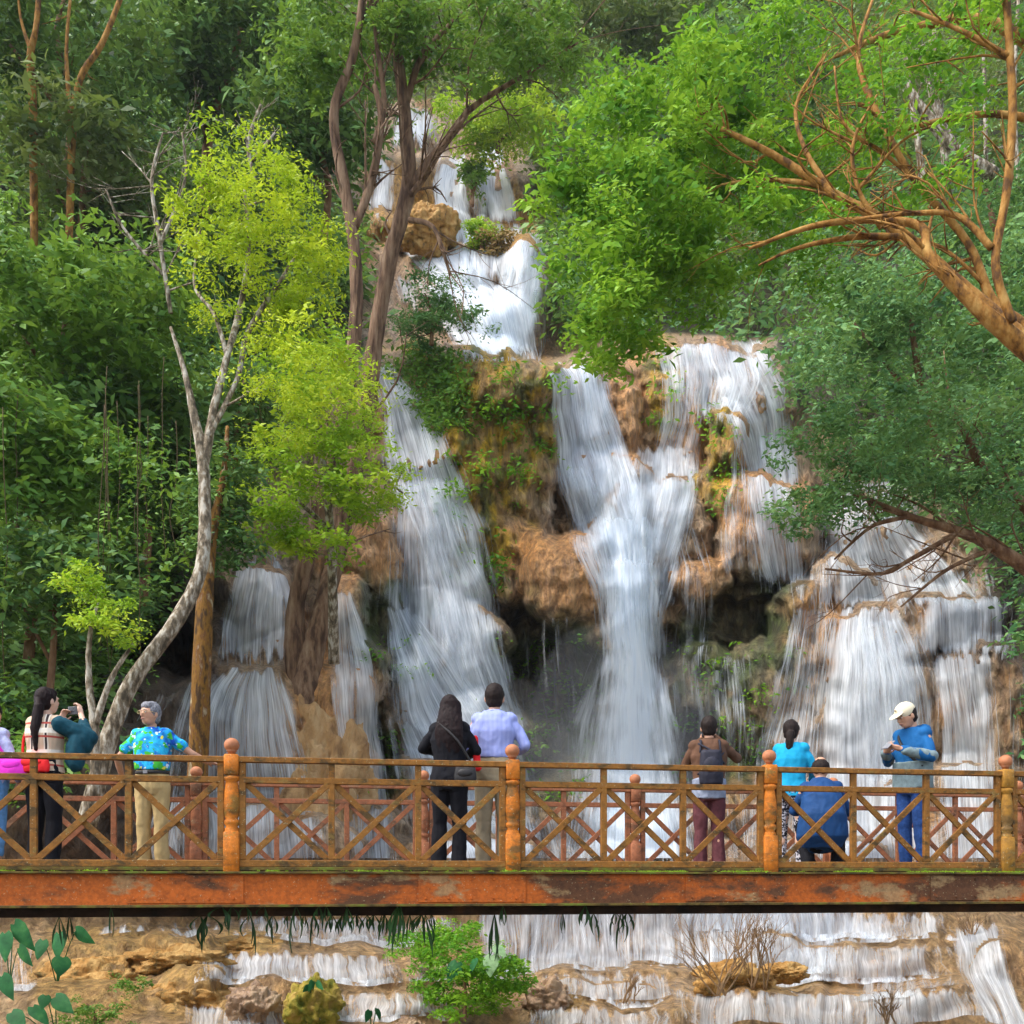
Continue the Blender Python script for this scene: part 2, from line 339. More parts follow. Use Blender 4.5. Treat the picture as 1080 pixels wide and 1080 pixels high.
def samp(A, u, v):
    x = np.clip((np.asarray(u, float)-us[0])/ST, 0, len(us)-1.001); y = np.clip((np.asarray(v, float)-vs[0])/ST, 0, len(vs)-1.001)
    i = x.astype(int); j = y.astype(int); fx = x-i; fy = y-j
    return A[j, i]*(1-fx)*(1-fy)+A[j, i+1]*fx*(1-fy)+A[j+1, i]*(1-fx)*fy+A[j+1, i+1]*fx*fy
# ground sheet beyond and under the camera
t = NT('forest_soil'); o = t.obj()
M_soil = t.end(t.bsdf(t.ramp(t.noise(o, .8, 6), [(.3, (.03, .03, .015)), (.7, (.09, .07, .035))]), .9, .2, t.bump(t.noise(o, 5, 6), .6, .1)))
b = MB(); b.add([(-200, -60, -3.2), (200, -60, -3.2), (200, 220, -3.2), (-200, 220, -3.2)], [(0, 1, 2, 3)])
tag(b.build('ground', M_soil), kind='structure')

# ================================================================ water
t = NT('white_water'); uvn = t.n('ShaderNodeUVMap').outputs['UV']
dn = t.n('ShaderNodeAttribute', attribute_name='wd').outputs['Fac']
s1 = t.noise(t.map(uvn, (5.5, .28, 1)), 1.0, 4, .6, .35); s2 = t.noise(t.map(uvn, (22, .7, 1)), 1.0, 4, .65, .25)
s3 = t.noise(t.map(uvn, (1.2, .5, 1)), 1.0, 3, .6)
n = t.math('ADD', t.math('ADD', t.math('MULTIPLY', s1, .42), t.math('MULTIPLY', s2, .42)), t.math('MULTIPLY', s3, .16))
al = t.math('MULTIPLY', t.math('SUBTRACT', n, t.math('SUBTRACT', .64, t.math('MULTIPLY', dn, .34))), 3.6, True)
c = t.ramp(n, [(.36, (.70, .80, .93)), (.50, (.84, .91, .98)), (.60, (.95, .98, 1.0))])
nm = t.bump(t.math('ADD', s1, t.math('MULTIPLY', s2, .6)), .22, .10)
sh = t.bsdf(c, .35, .4, nm)
tl = t.n('ShaderNodeBsdfTranslucent', {'Color': (.85, .92, .97, 1)}).outputs[0]
sh = t.n('ShaderNodeMixShader', {0: .35, 1: sh, 2: tl}).outputs[0]
al = t.math('MULTIPLY', al, .93)
M_water = t.end(t.n('ShaderNodeMixShader', {0: al, 1: t.n('ShaderNodeBsdfTransparent').outputs[0], 2: sh}).outputs[0])
t = NT('water_thread'); sh = t.bsdf((.86, .91, .95), .3, .5); tl = t.n('ShaderNodeBsdfTranslucent', {'Color': (.9, .95, 1, 1)}).outputs[0]
sh = t.n('ShaderNodeMixShader', {0: .35, 1: sh, 2: tl}).outputs[0]
M_thread = t.end(t.n('ShaderNodeMixShader', {0: .38, 1: t.n('ShaderNodeBsdfTransparent').outputs[0], 2: sh}).outputs[0])
WG = []; WGf = []; WGd = []; WGu = []; wcount = 0
def unwarp(U, V):
    vm = np.full_like(V, V.mean()); return U-.7*16*fbm(U/60, vm/60, 1.5, 3), V-.75*12*fbm(U/55, vm/70, 9.5, 3)
def strip(rows, dens, off=.10, relax=.03, seed=0, edge=.16, ext=None):
    """one sheet of falling water; follows the rock and falls free from a lip"""
    global wcount
    rows = sorted(rows); v0 = rows[0][0]; v1 = rows[-1][0]
    nv = int((v1-v0)/2.2)+2; vv = np.linspace(v0, v1, nv)
    L = np.interp(vv, [r[0] for r in rows], [r[1] for r in rows]); Rr = np.interp(vv, [r[0] for r in rows], [r[2] for r in rows])
    ker = np.hanning(13); ker /= ker.sum()
    sm = lambda a: np.convolve(np.pad(a, 6, mode='edge'), ker, 'valid')
    L, Rr = sm(L), sm(Rr)
    hm_ = 1.0 if v0 < 915 else .8
    nu = int((Rr-L).max()/2.4)+4; s = np.linspace(0, 1, nu)
    S, Vg = np.meshgrid(s, vv); 
    U = L[:, None]*(1-S)+Rr[:, None]*S
    U = U+3.0*pn(U/30, Vg/60, seed+.5)+(5*pn(Vg/45, 0*Vg+seed, .5)+.7*pn(Vg/13, 0*Vg+seed, 3.5))*(2*S-1)*(v1 < 900)
    if v0 > 915: U, Vg = unwarp(U, Vg)
    d = samp(Ds, U, Vg); dd = d.copy()
    for i in range(1, nv): dd[i] = np.minimum(d[i], dd[i-1]+relax)
    # widen sheet smooth
    k3 = np.array([.25, .5, .25])
    for _ in range(2):
        dd[:, 1:-1] = dd[:, :-2]*.25+dd[:, 1:-1]*.5+dd[:, 2:]*.25
    dd = np.minimum(dd, d)-(.15+.2*(v1 < 400))*hm_
    for _ in range(2):
        dd[1:-1] = dd[:-2]*.25+dd[1:-1]*.5+dd[2:]*.25
    dd = dd-off-.04*pn(S*nu/3.2, Vg/60, seed+3.)
    uk = float(np.clip(24/dd.mean(), .7, 2.0)); w = (Rr-L).mean()*dd.mean()/F*uk; hh = (v1-v0)*dd.mean()/F
    edge = max(edge, 9/max((Rr-L).mean(), 1)); e = np.minimum(S, 1-S)/edge+.55*pn(Vg/26, S*5, seed+1.)+.35*pn(Vg/60, S*nu/3, seed+6.)
    e = np.clip(e, 0, 1)**.8
    tt = (Vg-v0)/(v1-v0); e = e*np.clip((Vg-v0)/7+.3+1.6*pn(U/9, 0*U+seed, 7.), 0, 1)*(np.clip((v1-Vg)/14+.1+1.2*pn(U/7, 0*U+seed, 9.), 0, 1) if v1 < 900 else 1)
    if callable(dens): dv = dens(tt, S)
    else: dv = dens+0*tt
    dv = dv*e+.10*pn(S*4, Vg/90, seed+4.)
    WG.append(PN(U, Vg, dd).reshape(-1, 3)); WGf.append(grid_faces(nv, nu)+wcount); wcount += nv*nu
    WGd.append(dv.ravel()); WGu.append(np.stack([S*w+seed*13.1+(.05*pn(tt*3, S*9, seed) if v0 > 915 else 0), tt*hh*(2.6 if v0 > 915 else 1.25)+seed*5.7], -1).reshape(-1, 2))
SV = []; SF = []; scount = 0
def strands(rows, n, w=.012, seed=0, off=.2, lmin=.12, lmax=.5):
    """thin separate threads of falling water"""
    global scount
    rng = np.random.default_rng(seed+100); v0 = rows[0][0]; v1 = rows[-1][0]; K = 18
    s0 = .02+.96*rng.beta(1.25, 1.25, n); t0 = rng.uniform(0, .95, n); ln = rng.uniform(14, 85, n)/(v1-v0)
    tt = np.clip(t0[:, None]+ln[:, None]*np.linspace(0, 1, K), 0, 1.02); V = v0+(v1-v0)*tt
    s = np.clip(s0[:, None]+.05*pn(s0[:, None]*20, tt*3, seed+.7)+.02*rng.normal(size=(n, 1))*tt, 0, 1)
    L = np.interp(V, [r[0] for r in rows], [r[1] for r in rows]); Rr = np.interp(V, [r[0] for r in rows], [r[2] for r in rows])
    U = L*(1-s)+Rr*s+.6*pn(V/22, s0[:, None]*30, seed+2.)
    if v0 > 915: U, V = unwarp(U, V)
    d = samp(Ds, U, V)
    for i in range(1, K): d[:, i] = np.minimum(d[:, i], d[:, i-1]+.06)
    d = d-off-rng.uniform(0, .12, (n, 1)); p = PN(U, V, d)
    ww = w*rng.uniform(.25, .8, (n, 1))*np.sin(np.pi*np.linspace(.04, .96, K))[None]**.6
    a = p.copy(); b_ = p.copy(); m = p.copy(); a[..., 0] -= ww; b_[..., 0] += ww; m[..., 1] -= ww*.8
    v = np.stack([a, m, b_], 2).reshape(-1, 3); i = np.arange(n*K).reshape(n, K)*3
    f = np.concatenate([np.stack([i[:, :-1]+q, i[:, :-1]+q+1, i[:, 1:]+q+1, i[:, 1:]+q], -1).reshape(-1, 4) for q in (0, 1)])
    SV.append(v); SF.append(f+scount); scount += len(v)
_strip = strip
def strip(rows, dens, off=.10, relax=.03, seed=0, edge=.16, ext=None, k=1.0):
    _strip(rows, dens, off, relax, seed, edge)
    d0 = dens if not callable(dens) else .8
    area = sum((rows[i+1][0]-rows[i][0])*(rows[i][2]-rows[i][1]+rows[i+1][2]-rows[i+1][1])/2 for i in range(len(rows)-1))
    dist = float(samp(Dc, (rows[0][1]+rows[0][2])/2, (rows[0][0]+rows[-1][0])/2))
    strands(rows, int(area/150*k*min(d0, 1)), .00042*dist, seed, off+.06)
def flush(name, lab=None):
    global WG, WGf, WGd, WGu, wcount
    o = np_mesh(name, np.concatenate(WG), np.concatenate(WGf), M_water, attrs={'wd': ('FLOAT', np.concatenate(WGd))}, uv=np.concatenate(WGu))
    global SV, SF, scount
    o2 = np_mesh(name+'_threads', np.concatenate(SV), np.concatenate(SF), M_thread); tag(o2, kind='structure'); SV, SF, scount = [], [], 0
    tag(o, lab, kind='structure'); WG, WGf, WGd, WGu, wcount = [], [], [], [], 0; return o
# upper tiers
strip([(114, 420, 458), (156, 414, 460)], 1.2, seed=1); strip([(168, 392, 416), (232, 388, 418)], 1.15, seed=2)
strip([(162, 464, 496), (195, 456, 494), (230, 458, 500), (268, 466, 515)], 1.25, seed=3)
strip([(152, 504, 534), (190, 498, 540), (238, 496, 550)], 1.2, seed=4); strip([(236, 490, 560), (262, 480, 566), (300, 482, 560)], .95, .3, seed=76)
strip([(258, 415, 500), (280, 430, 520), (305, 462, 535), (335, 490, 545), (378, 498, 560)], 1.2, seed=5)
strip([(244, 550, 574), (275, 530, 576), (310, 520, 576), (378, 505, 560)], 1.1, seed=6)
strip([(300, 440, 560), (340, 460, 570), (380, 480, 575)], 1.0, .35, seed=70); strip([(290, 415, 450), (330, 420, 470)], .6, seed=71)
strip([(250, 566, 580), (300, 545, 582), (378, 545, 585)], .62, seed=7)
# left long fall
strip([(376, 396, 410), (400, 393, 432), (432, 396, 466), (470, 400, 482), (510, 404, 500), (560, 402, 522), (620, 398, 534), (690, 396, 545), (760, 400, 556), (840, 415, 580), (905, 420, 590)], lambda t, s: .74+.25*(1-abs(s-.55)*2)+.1*(t < .3), seed=8)
strip([(505, 415, 480), (560, 430, 500), (620, 450, 520), (700, 470, 540), (780, 500, 560)], .72, .25, seed=9)
strip([(640, 405, 440), (690, 408, 480), (740, 415, 520), (800, 440, 550), (860, 460, 560)], .85, .25, seed=10)
strip([(760, 418, 450), (830, 440, 490), (905, 450, 520)], .85, .25, seed=11)
# centre falls
strip([(382, 556, 642), (396, 576, 645), (440, 580, 652), (480, 582, 664), (515, 586, 690), (545, 596, 700), (590, 615, 702)], lambda t, s: .85+.25*(1-abs(s-.45)*2), seed=12)
strip([(384, 600, 640), (440, 612, 650), (500, 620, 672), (560, 632, 690), (610, 640, 690)], .9, .3, seed=13)
strip([(490, 584, 625), (530, 590, 640), (575, 600, 655), (640, 625, 668)], .72, .2, seed=14)
# right falls
strip([(358, 686, 748), (400, 690, 756), (440, 694, 745), (480, 684, 738), (520, 660, 738), (560, 645, 730), (600, 645, 722), (650, 642, 708), (700, 640, 704)], lambda t, s: .72+.18*(t > .35), seed=15)
strip([(356, 735, 806), (380, 735, 826), (410, 748, 838), (450, 768, 842), (500, 780, 846), (560, 790, 850), (620, 800, 856)], .88, seed=16)
strip([(362, 700, 800), (400, 705, 815), (445, 712, 790)], .68, .3, seed=17)
strip([(470, 668, 735), (520, 660, 738), (580, 655, 720), (640, 650, 704)], .85, .35, seed=18)
strip([(436, 770, 810), (480, 764, 816), (520, 756, 832), (560, 750, 838), (610, 756, 840)], .55, .08, seed=19)
strip([(555, 700, 740), (600, 712, 755), (650, 705, 758), (700, 705, 750)], .40, .12, seed=20)
# plume
strip([(545, 612, 706), (600, 626, 702), (660, 632, 700), (730, 628, 708), (800, 612, 726), (860, 600, 745), (905, 595, 750)], lambda t, s: 1.0+.3*(1-abs(s-.5)*2), .35, .01, seed=21, edge=.3)
strip([(600, 632, 690), (700, 640, 700), (800, 622, 716), (905, 610, 730)], 1.1, .7, .01, seed=22, edge=.35)
# film on the orange dome and drips
strip([(572, 600, 650), (620, 622, 676), (680, 628, 690), (760, 600, 680), (840, 590, 680), (905, 580, 680)], .62, .12, .01, seed=23)
strip([(650, 548, 612), (720, 550, 615), (820, 560, 620)], .30, .10, 0., seed=24)
strip([(600, 712, 755), (700, 716, 750)], .3, .10, 0., seed=25)
strip([(600, 820, 880), (690, 825, 890)], .36, .10, 0., seed=26)
# right lower falls
strip([(505, 870, 960), (560, 855, 990), (600, 850, 1030), (645, 845, 1060)], .85, seed=27)
strip([(640, 876, 955), (680, 866, 968), (740, 856, 980), (800, 850, 990), (905, 845, 1000)], lambda t, s: .88+.15*(1-abs(s-.35)*2), seed=28)
strip([(628, 965, 1068), (695, 965, 1070)], .88, seed=29); strip([(690, 975, 1050), (740, 982, 1052), (810, 985, 1058), (905, 985, 1070)], .88, seed=30)
strip([(650, 900, 960), (720, 905, 990), (830, 900, 1000)], .72, .25, seed=72); strip([(560, 850, 880), (640, 845, 880)], .5, seed=73); strip([(600, 940, 1060), (636, 950, 1064)], .6, seed=74)
strip([(640, 955, 985), (700, 958, 990)], .5, seed=31); strip([(690, 1060, 1095), (800, 1062, 1100), (905, 1060, 1100)], .5, seed=32)
strip([(640, 835, 880), (720, 815, 875), (800, 790, 870), (905, 780, 870)], .62, seed=33); strip([(690, 700, 800), (760, 705, 810), (830, 690, 810), (905, 690, 820)], .46, .06, seed=34)
# left lower falls
strip([(592, 248, 300), (620, 238, 312), (660, 230, 314), (700, 226, 316)], .9, seed=35)
strip([(704, 232, 300), (724, 210, 308), (760, 190, 322), (800, 182, 334), (860, 178, 345), (905, 178, 350)], lambda t, s: .86-.12*t, seed=36)
strip([(622, 352, 372), (660, 346, 388), (710, 344, 400), (770, 350, 404), (830, 360, 412), (905, 365, 420)], .82, seed=37)
strip([(700, 200, 228), (750, 180, 220), (800, 172, 205), (905, 150, 190)], .58, seed=38)
strip([(730, 140, 190), (760, 130, 175)], .35, seed=39); strip([(480, 232, 290), (540, 235, 300), (600, 240, 300)], .45, seed=40)
strip([(860, 480, 620), (905, 470, 640)], .55, seed=41)
strip([(590, 628, 698), (700, 634, 702), (800, 618, 722), (905, 605, 740)], 1.3, .9, .01, seed=75, edge=.4)
flush('waterfall')
_ls = strip
def strip(rows, dens, *a, **k):
    _ls(rows, dens, *a, **k)
    v, l, r = rows[-1]
    if v < 1075: _ls([(v-3, l+8, r-8), (v+1, l+4, r-4), (v+4, l+6, r-6)], .95, .14, seed=k.get('seed', 0)+200, edge=.04)
# terraces below the bridge
strip([(921, 505, 892), (960, 505, 892), (1022, 505, 892)], .82, .08, seed=50, edge=.03)
strip([(935, 700, 940), (985, 700, 945)], .8, .12, seed=51)
for n_, (va, vb, a, b, dd_) in enumerate([(966, 990, 235, 500, .85), (1004, 1036, 200, 425, .95), (1045, 1075, 330, 480, .9), (1060, 1088, 200, 300, .85), (962, 992, 868, 1010, .9), (996, 1034, 780, 1005, .95), (1000, 1022, 690, 800, .7), (1026, 1060, 560, 720, .9), (1044, 1084, 700, 1060, .95), (1062, 1090, 540, 720, .85),
   (1030, 1050, 900, 1020, .8), (1088, 1125, 500, 1060, .9), (985, 1040, -20, 40, .6), (1090, 1120, 300, 500, .85), (1018, 1034, 420, 560, .7), (972, 985, 100, 240, .55)]):
    strip([(va, a, b), (vb-3, a-4, b+6)], dd_-.13, .09, seed=60+n_)
strip([(975, 1000, 1050), (1035, 1005, 1065), (1085, 1030, 1090)], .95, seed=54)
flush('cascade')

# foam lines where sheets meet the terraces

# mist at the foot of the main fall
t = NT('mist'); vol = t.n('ShaderNodeVolumePrincipled', {'Color': (.93, .96, 1, 1), 'Density': .06, 'Anisotropy': .2})
t.t.links.new(vol.outputs[0], t.out.inputs['Volume']); M_mist = t.m
def mist(u, v, d, ru, rv, rd, seed):
    bm = bmesh.new(); bmesh.ops.create_icosphere(bm, subdivisions=4, radius=1); c = P(u, v, d)
    co = np.array([q.co for q in bm.verts]); nn = 1+.25*fbm(co[:, 0]*1.3+seed, co[:, 1]*1.3, co[:, 2]*1.3, 2)
    for q, k in zip(bm.verts, nn): q.co = Vector((q.co.x*k*ru*d/F, q.co.y*k*rd, q.co.z*k*rv*d/F))
    me = bpy.data.meshes.new('mist'); bm.to_mesh(me); bm.free(); me.polygons.foreach_set('use_smooth', [True]*len(me.polygons)); me.materials.append(M_mist)
    o = bpy.data.objects.new('mist', me); o.location = c; link(o); tag(o, 'pale spray hanging at the foot of the main fall', 'mist', kind='stuff')
for a in ((655, 790, 24.5, 110, 120, 1.6, 1), (650, 820, 24, 75, 90, 1.3, 5), (520, 800, 23.2, 80, 80, 1.2, 9), (900, 830, 21.5, 100, 60, .9, 12)): mist(*a)
# ================================================================ vegetation
def leaves(cent, size, nrm_up=.6, asp=.42, droop=.25):
    """cent (N,3), size (N,) -> verts, faces of rhombic leaves"""
    N = len(cent); size = np.broadcast_to(size, (N,))
    a = RNG.uniform(0, 2*np.pi, N); dr = RNG.normal(-droop, .45, N)
    d = np.stack([np.cos(a), np.sin(a), dr], -1); d /= np.linalg.norm(d, axis=1)[:, None]
    up = RNG.normal(size=(N, 3))*(1-nrm_up)+np.array([0, -.35, .9])*nrm_up
    s = np.cross(d, up); s /= np.linalg.norm(s, axis=1)[:, None]+1e-9
    L = size[:, None]; nn = np.cross(s, d)
    p0 = cent; p1 = cent+d*L*.5+s*L*asp*.5+nn*L*.06; p2 = cent+d*L-nn*L*.05; p3 = cent+d*L*.5-s*L*asp*.5+nn*L*.06
    v = np.stack([p0, p1, p2, p3], 1).reshape(-1, 3)
    return v, np.arange(4*N).reshape(-1, 4)
def clumps(centers, rad, n, size, flat=.6, **kw):
    K = len(centers); rad = np.broadcast_to(rad, (K,))
    o = RNG.normal(size=(K, n, 3)); o /= np.linalg.norm(o, axis=2)[..., None]
    r = RNG.uniform(0, 1, (K, n, 1))**.5
    o = o*r*np.array([1, 1, flat]); o[..., 2] -= .25*(o[..., 0]**2+o[..., 1]**2)
    # sprays : stretch every clump along a random horizontal direction
    a = RNG.uniform(0, 2*np.pi, K); e = np.stack([np.cos(a), np.sin(a), RNG.uniform(-.5, .2, K)], -1)
    dt = np.einsum('knd,kd->kn', o, e); o = o+.5*dt[..., None]*e[:, None]
    c = (centers[:, None]+o*rad[:, None, None]).reshape(-1, 3)
    global CL; CL = np.repeat(RNG.uniform(0, 1, K), n*4)
    return leaves(c, size*np.repeat(RNG.uniform(.7, 1.55, K), n)*RNG.uniform(.6, 1.2, len(c)), **kw)
def ell_pts(spec, n):
    out = []; w = np.array([s[3]*s[4] for s in spec], float); w /= w.sum()
    for s, k in zip(spec, np.round(w*n).astype(int)):
        u, v, d, ru, rv, rd = s
        q = RNG.normal(size=(max(k, 1), 3)); q /= np.linalg.norm(q, axis=1)[:, None]
        q *= RNG.uniform(.25, 1, (len(q), 1))**.6; q *= 1+.18*RNG.normal(size=(len(q), 1))
        c = np.array(P(u, v, d)); out.append(c+q*np.array([ru*d/F, rd, rv*d/F]))
    return np.concatenate(out)
def tree(name, label, cat, base, trunks, spec, nclump, nleaf, csize, lsize, mleaf, mbark, group=None, twigs=.5, flat=.6, kw={}, twr=.012, tdroop=0, sub=0):
    t = empty(name, base, label, cat, group)
    b = MB(); tp = []
    for tr in trunks:
        pts = [P(*q[:3]) for q in tr]; rr = [q[3]/2*q[2]/F for q in tr]
        b.tube(pts, rr, 9, 6, .06)
        for i in range(len(pts)-1):
            for k in range(4): tp.append((pts[i].lerp(pts[i+1], k/4), rr[i]))
    cen = ell_pts(spec, nclump)
    T = np.array([p[0] for p in tp]); 
    if len(tp) and twigs > 0:
        T2 = T[len(T)//5:]; R2 = np.array([p[1] for p in tp])[len(T)//5:]
        cs = cen[RNG.random(len(cen)) < twigs]; cs = cs[np.argsort([np.linalg.norm(T2-c, axis=1).min() for c in cs])]
        for c in cs:
            dist = np.linalg.norm(T2-c, axis=1); i = int(dist.argmin()); L = dist[i]
            if L > 6: continue
            a = Vector(T2[i]); e = Vector(c); m = a.lerp(e, .5)+Vector(RNG.normal(size=3))*L*.12+Vector((0, 0, L*.08))
            m2 = a.lerp(e, .78)+Vector(RNG.normal(size=3))*L*.1
            r0 = min(R2[i]*.6, .012+.012*L)
            T2 = np.concatenate([T2, [m, m2, e]]); R2 = np.concatenate([R2, [r0*.8, r0*.6, r0*.4]])
            b.tube([a, m, m2, e], [r0, r0*.7, r0*.5, twr*.4], 5, 3)
    if sub:
        for tr in trunks:
            pts = [P(*q[:3]) for q in tr]; rr = [q[3]/2*q[2]/F for q in tr]
            for _ in range(sub):
                i = random.randint(max(1, len(pts)//3), len(pts)-1); k_ = random.random(); p = pts[i-1].lerp(pts[i], k_); r0 = min((rr[i-1]*(1-k_)+rr[i]*k_)*.45, .03)
                dr = ((pts[i]-pts[i-1]).normalized()+Vector(RNG.normal(size=3))*.55+Vector((0, 0, .25))).normalized(); L = random.uniform(.5, 1.5)*pts[i].y/14
                q1 = p+dr*L*.5+Vector(RNG.normal(size=3))*.08; q2 = p+dr*L+Vector(RNG.normal(size=3))*.16
                b.tube([p, q1, q2], [r0, r0*.7, r0*.3], 5, 3)
                for _ in range(4):
                    o_ = p.lerp(q1, random.uniform(.4, 1)) if random.random() < .5 else q1.lerp(q2, random.random()); d2 = (dr+Vector(RNG.normal(size=3))*.7).normalized()*L*random.uniform(.2, .5)
                    b.tube([o_, o_+d2*.5+Vector(RNG.normal(size=3))*.03, o_+d2], [r0*.45, r0*.3, r0*.12], 4, 2)
    b.build('trunk', mbark, t)
    v, f = clumps(cen, csize*RNG.uniform(.6, 1.3, len(cen)), nleaf, lsize, flat, **kw)
    np_mesh('crown', v, f, mleaf, t, smooth=False, attrs={'cl': ('FLOAT', CL)})
    return t
L_yel = mat_leaf('leaf_yellow_green', [(.16, .28, .01), (.36, .50, .015), (.60, .68, .03)], .4, .6)
L_mid = mat_leaf('leaf_mid_green', [(.035, .11, .015), (.09, .22, .03), (.21, .38, .06)], .3, .5)
L_dark = mat_leaf('leaf_dark_green', [(.010, .038, .010), (.045, .13, .035), (.19, .35, .09)], .22, .45)
L_brt = mat_leaf('leaf_bright_green', [(.04, .16, .012), (.10, .32, .02), (.28, .52, .03)], .38, .5)
L_blue = mat_leaf('leaf_blue_green', [(.022, .09, .035), (.08, .22, .075), (.22, .40, .13)], .25, .5)
L_oliv = mat_leaf('leaf_olive', [(.05, .09, .03), (.10, .16, .05), (.20, .24, .09)], .25, .4)
L_lime = mat_leaf('leaf_lime', [(.13, .29, .012), (.28, .47, .02), (.50, .62, .04)], .4, .5)
B_grey = mat_noise('bark_grey', [(.38, (.07, .055, .035)), (.5, (.22, .17, .11)), (.6, (.46, .42, .34))], 14, .85, .8, 22, (1, 1, .4), .03)
B_dark = mat_noise('bark_dark', [(.38, (.07, .036, .02)), (.52, (.20, .115, .065)), (.70, (.32, .22, .14))], 9, .85, .9, 22, (1, 1, .16), .04)
B_brown = mat_noise('bark_brown', [(.35, (.10, .045, .02)), (.55, (.22, .12, .06)), (.7, (.36, .25, .15))], 6, .85, .9, 16, (1, 1, .35), .05)
B_orange = mat_noise('bark_golden', [(.38, (.10, .045, .012)), (.5, (.32, .145, .025)), (.68, (.48, .28, .08))], 7, .8, .7, 20, (1, 1, .5), .03)
B_moss = mat_noise('bark_mossy', [(.40, (.06, .03, .01)), (.50, (.23, .11, .015)), (.58, (.14, .06, .02)), (.70, (.5, .42, .25))], 9, .85, .9, 26, (1, 1, .35), .03)

# hillside undergrowth (nobody could count it)
def cover(mask, n, px, lift, mat, name, seed, clump=14, gap=-9):
    rng = np.random.default_rng(seed)
    mask = mask & (fbm(UU/26, VV/30, seed+20.3, 3) > gap)
    jj, ii = np.nonzero(mask); k = rng.integers(0, len(jj), n)
    u = us[ii[k]]+rng.uniform(-2, 2, n); v = vs[jj[k]]+rng.uniform(-2, 2, n)
    d = samp(Dc, u, v)
    bil = fbm(u/34, v/30, seed+.3, 3)
    off = lift*(.5+1.0*bil)*d/25; off = np.clip(off, .05, 99)*rng.uniform(.55, 1, n)
    cen = PN(u, v, d-off)
    csz = px*2.6*d/F
    vv, ff = clumps(cen, csz, clump, 1.0, .55)
    sz = (px*d/F)[:, None]; vv = vv.reshape(n, clump, 4, 3)
    base = vv[:, :, :1]; vv = base+(vv-base)*sz[:, :, None, None]
    o = np_mesh(name, vv.reshape(-1, 3), ff, mat, smooth=False, attrs={'cl': ('FLOAT', CL)}); tag(o, kind='stuff'); return o
vis = (VV > -60) & (UU > -200) & (UU < 1280)
nA_ = fbm(UU/60, VV/60, 70., 3)
o = cover(forest & vis & (UU < 640) & (D < 48), 5200, 10, 3.0, L_dark, 'undergrowth', 1, 18, -.22); tag(o, 'dark green leafy undergrowth covering the left hillside', 'undergrowth')
o = cover(forest & vis & (UU < 640) & (nA_ > .1) & (D < 48), 1500, 9, 3.6, L_mid, 'undergrowth', 2, 18, -.1); tag(o, 'mid green leafy patches over the left hillside', 'undergrowth')
o = cover(forest & vis & (UU > 560), 4200, 9, 3.2, L_blue, 'undergrowth', 3); tag(o, 'blue green undergrowth on the slope right of the falls', 'undergrowth')
o = cover(forest & vis & (D >= 46), 6000, 6, 2.5, L_oliv, 'forest_canopy', 4); tag(o, 'grey green far forest above the top of the falls', 'forest')
mossy = (mz[..., 0] > .5) & (VV > 365)
o = cover(mossy & (fbm(UU/18, VV/20, 80., 3) > .22), 200, 6, .25, L_brt, 'cliff_plants', 5, 12); tag(o, 'small green plants growing on the mossy buttress between the falls', 'plants')
o = cover(mossy & (UU < 505) & (VV < 450) & (UU < 490), 300, 6, .5, L_mid, 'cliff_plants', 6, 12); tag(o, 'dark bushy growth on the upper left of the mossy buttress', 'plants')

o = cover((gz[..., 0] > .6) & (VV > 670) & (VV < 840), 260, 5.5, .25, L_brt, 'cliff_plants', 7, 10, .0); tag(o, 'ferns and moss on the dark wall behind the dripping curtain', 'plants')
L_over = mat_leaf('leaf_fresh_green', [(.035, .15, .012), (.11, .31, .02), (.30, .52, .04)], .35, .5)
# --- trees of the left side
tree('tree', 'pale barked tree leaning over the left bridge with a yellow green crown', 'tree', P(112, 800, 13.5), [
  [(92, 870, 13.5, 21), (112, 790, 13.5, 19), (138, 722, 13.6, 17), (186, 655, 13.8, 16), (212, 600, 14, 14), (216, 530, 14.2, 13), (213, 480, 14.3, 12), (204, 435, 14.4, 9), (194, 390, 14.5, 6), (180, 345, 14.6, 3)],
  [(215, 492, 14.3, 11), (226, 430, 14.4, 9), (240, 375, 14.6, 7), (252, 330, 15, 7), (262, 270, 15, 5), (258, 200, 15, 3)],
  [(220, 460, 14.3, 7), (250, 400, 14.6, 5), (262, 350, 15, 6), (300, 290, 15.2, 4), (330, 240, 15.2, 2)],
  [(240, 375, 14.6, 6), (225, 330, 14.8, 4), (205, 300, 15, 3), (212, 240, 15, 2)]],
  [(262, 190, 15, 68, 46, 1.3), (215, 220, 15, 44, 36, 1), (290, 260, 15, 78, 60, 1.5), (262, 330, 15, 75, 42, 1.3), (335, 300, 15.2, 40, 60, 1), (320, 400, 14, 70, 45, 1.2)],
  190, 70, .24, .075, L_yel, B_grey, twigs=.6)
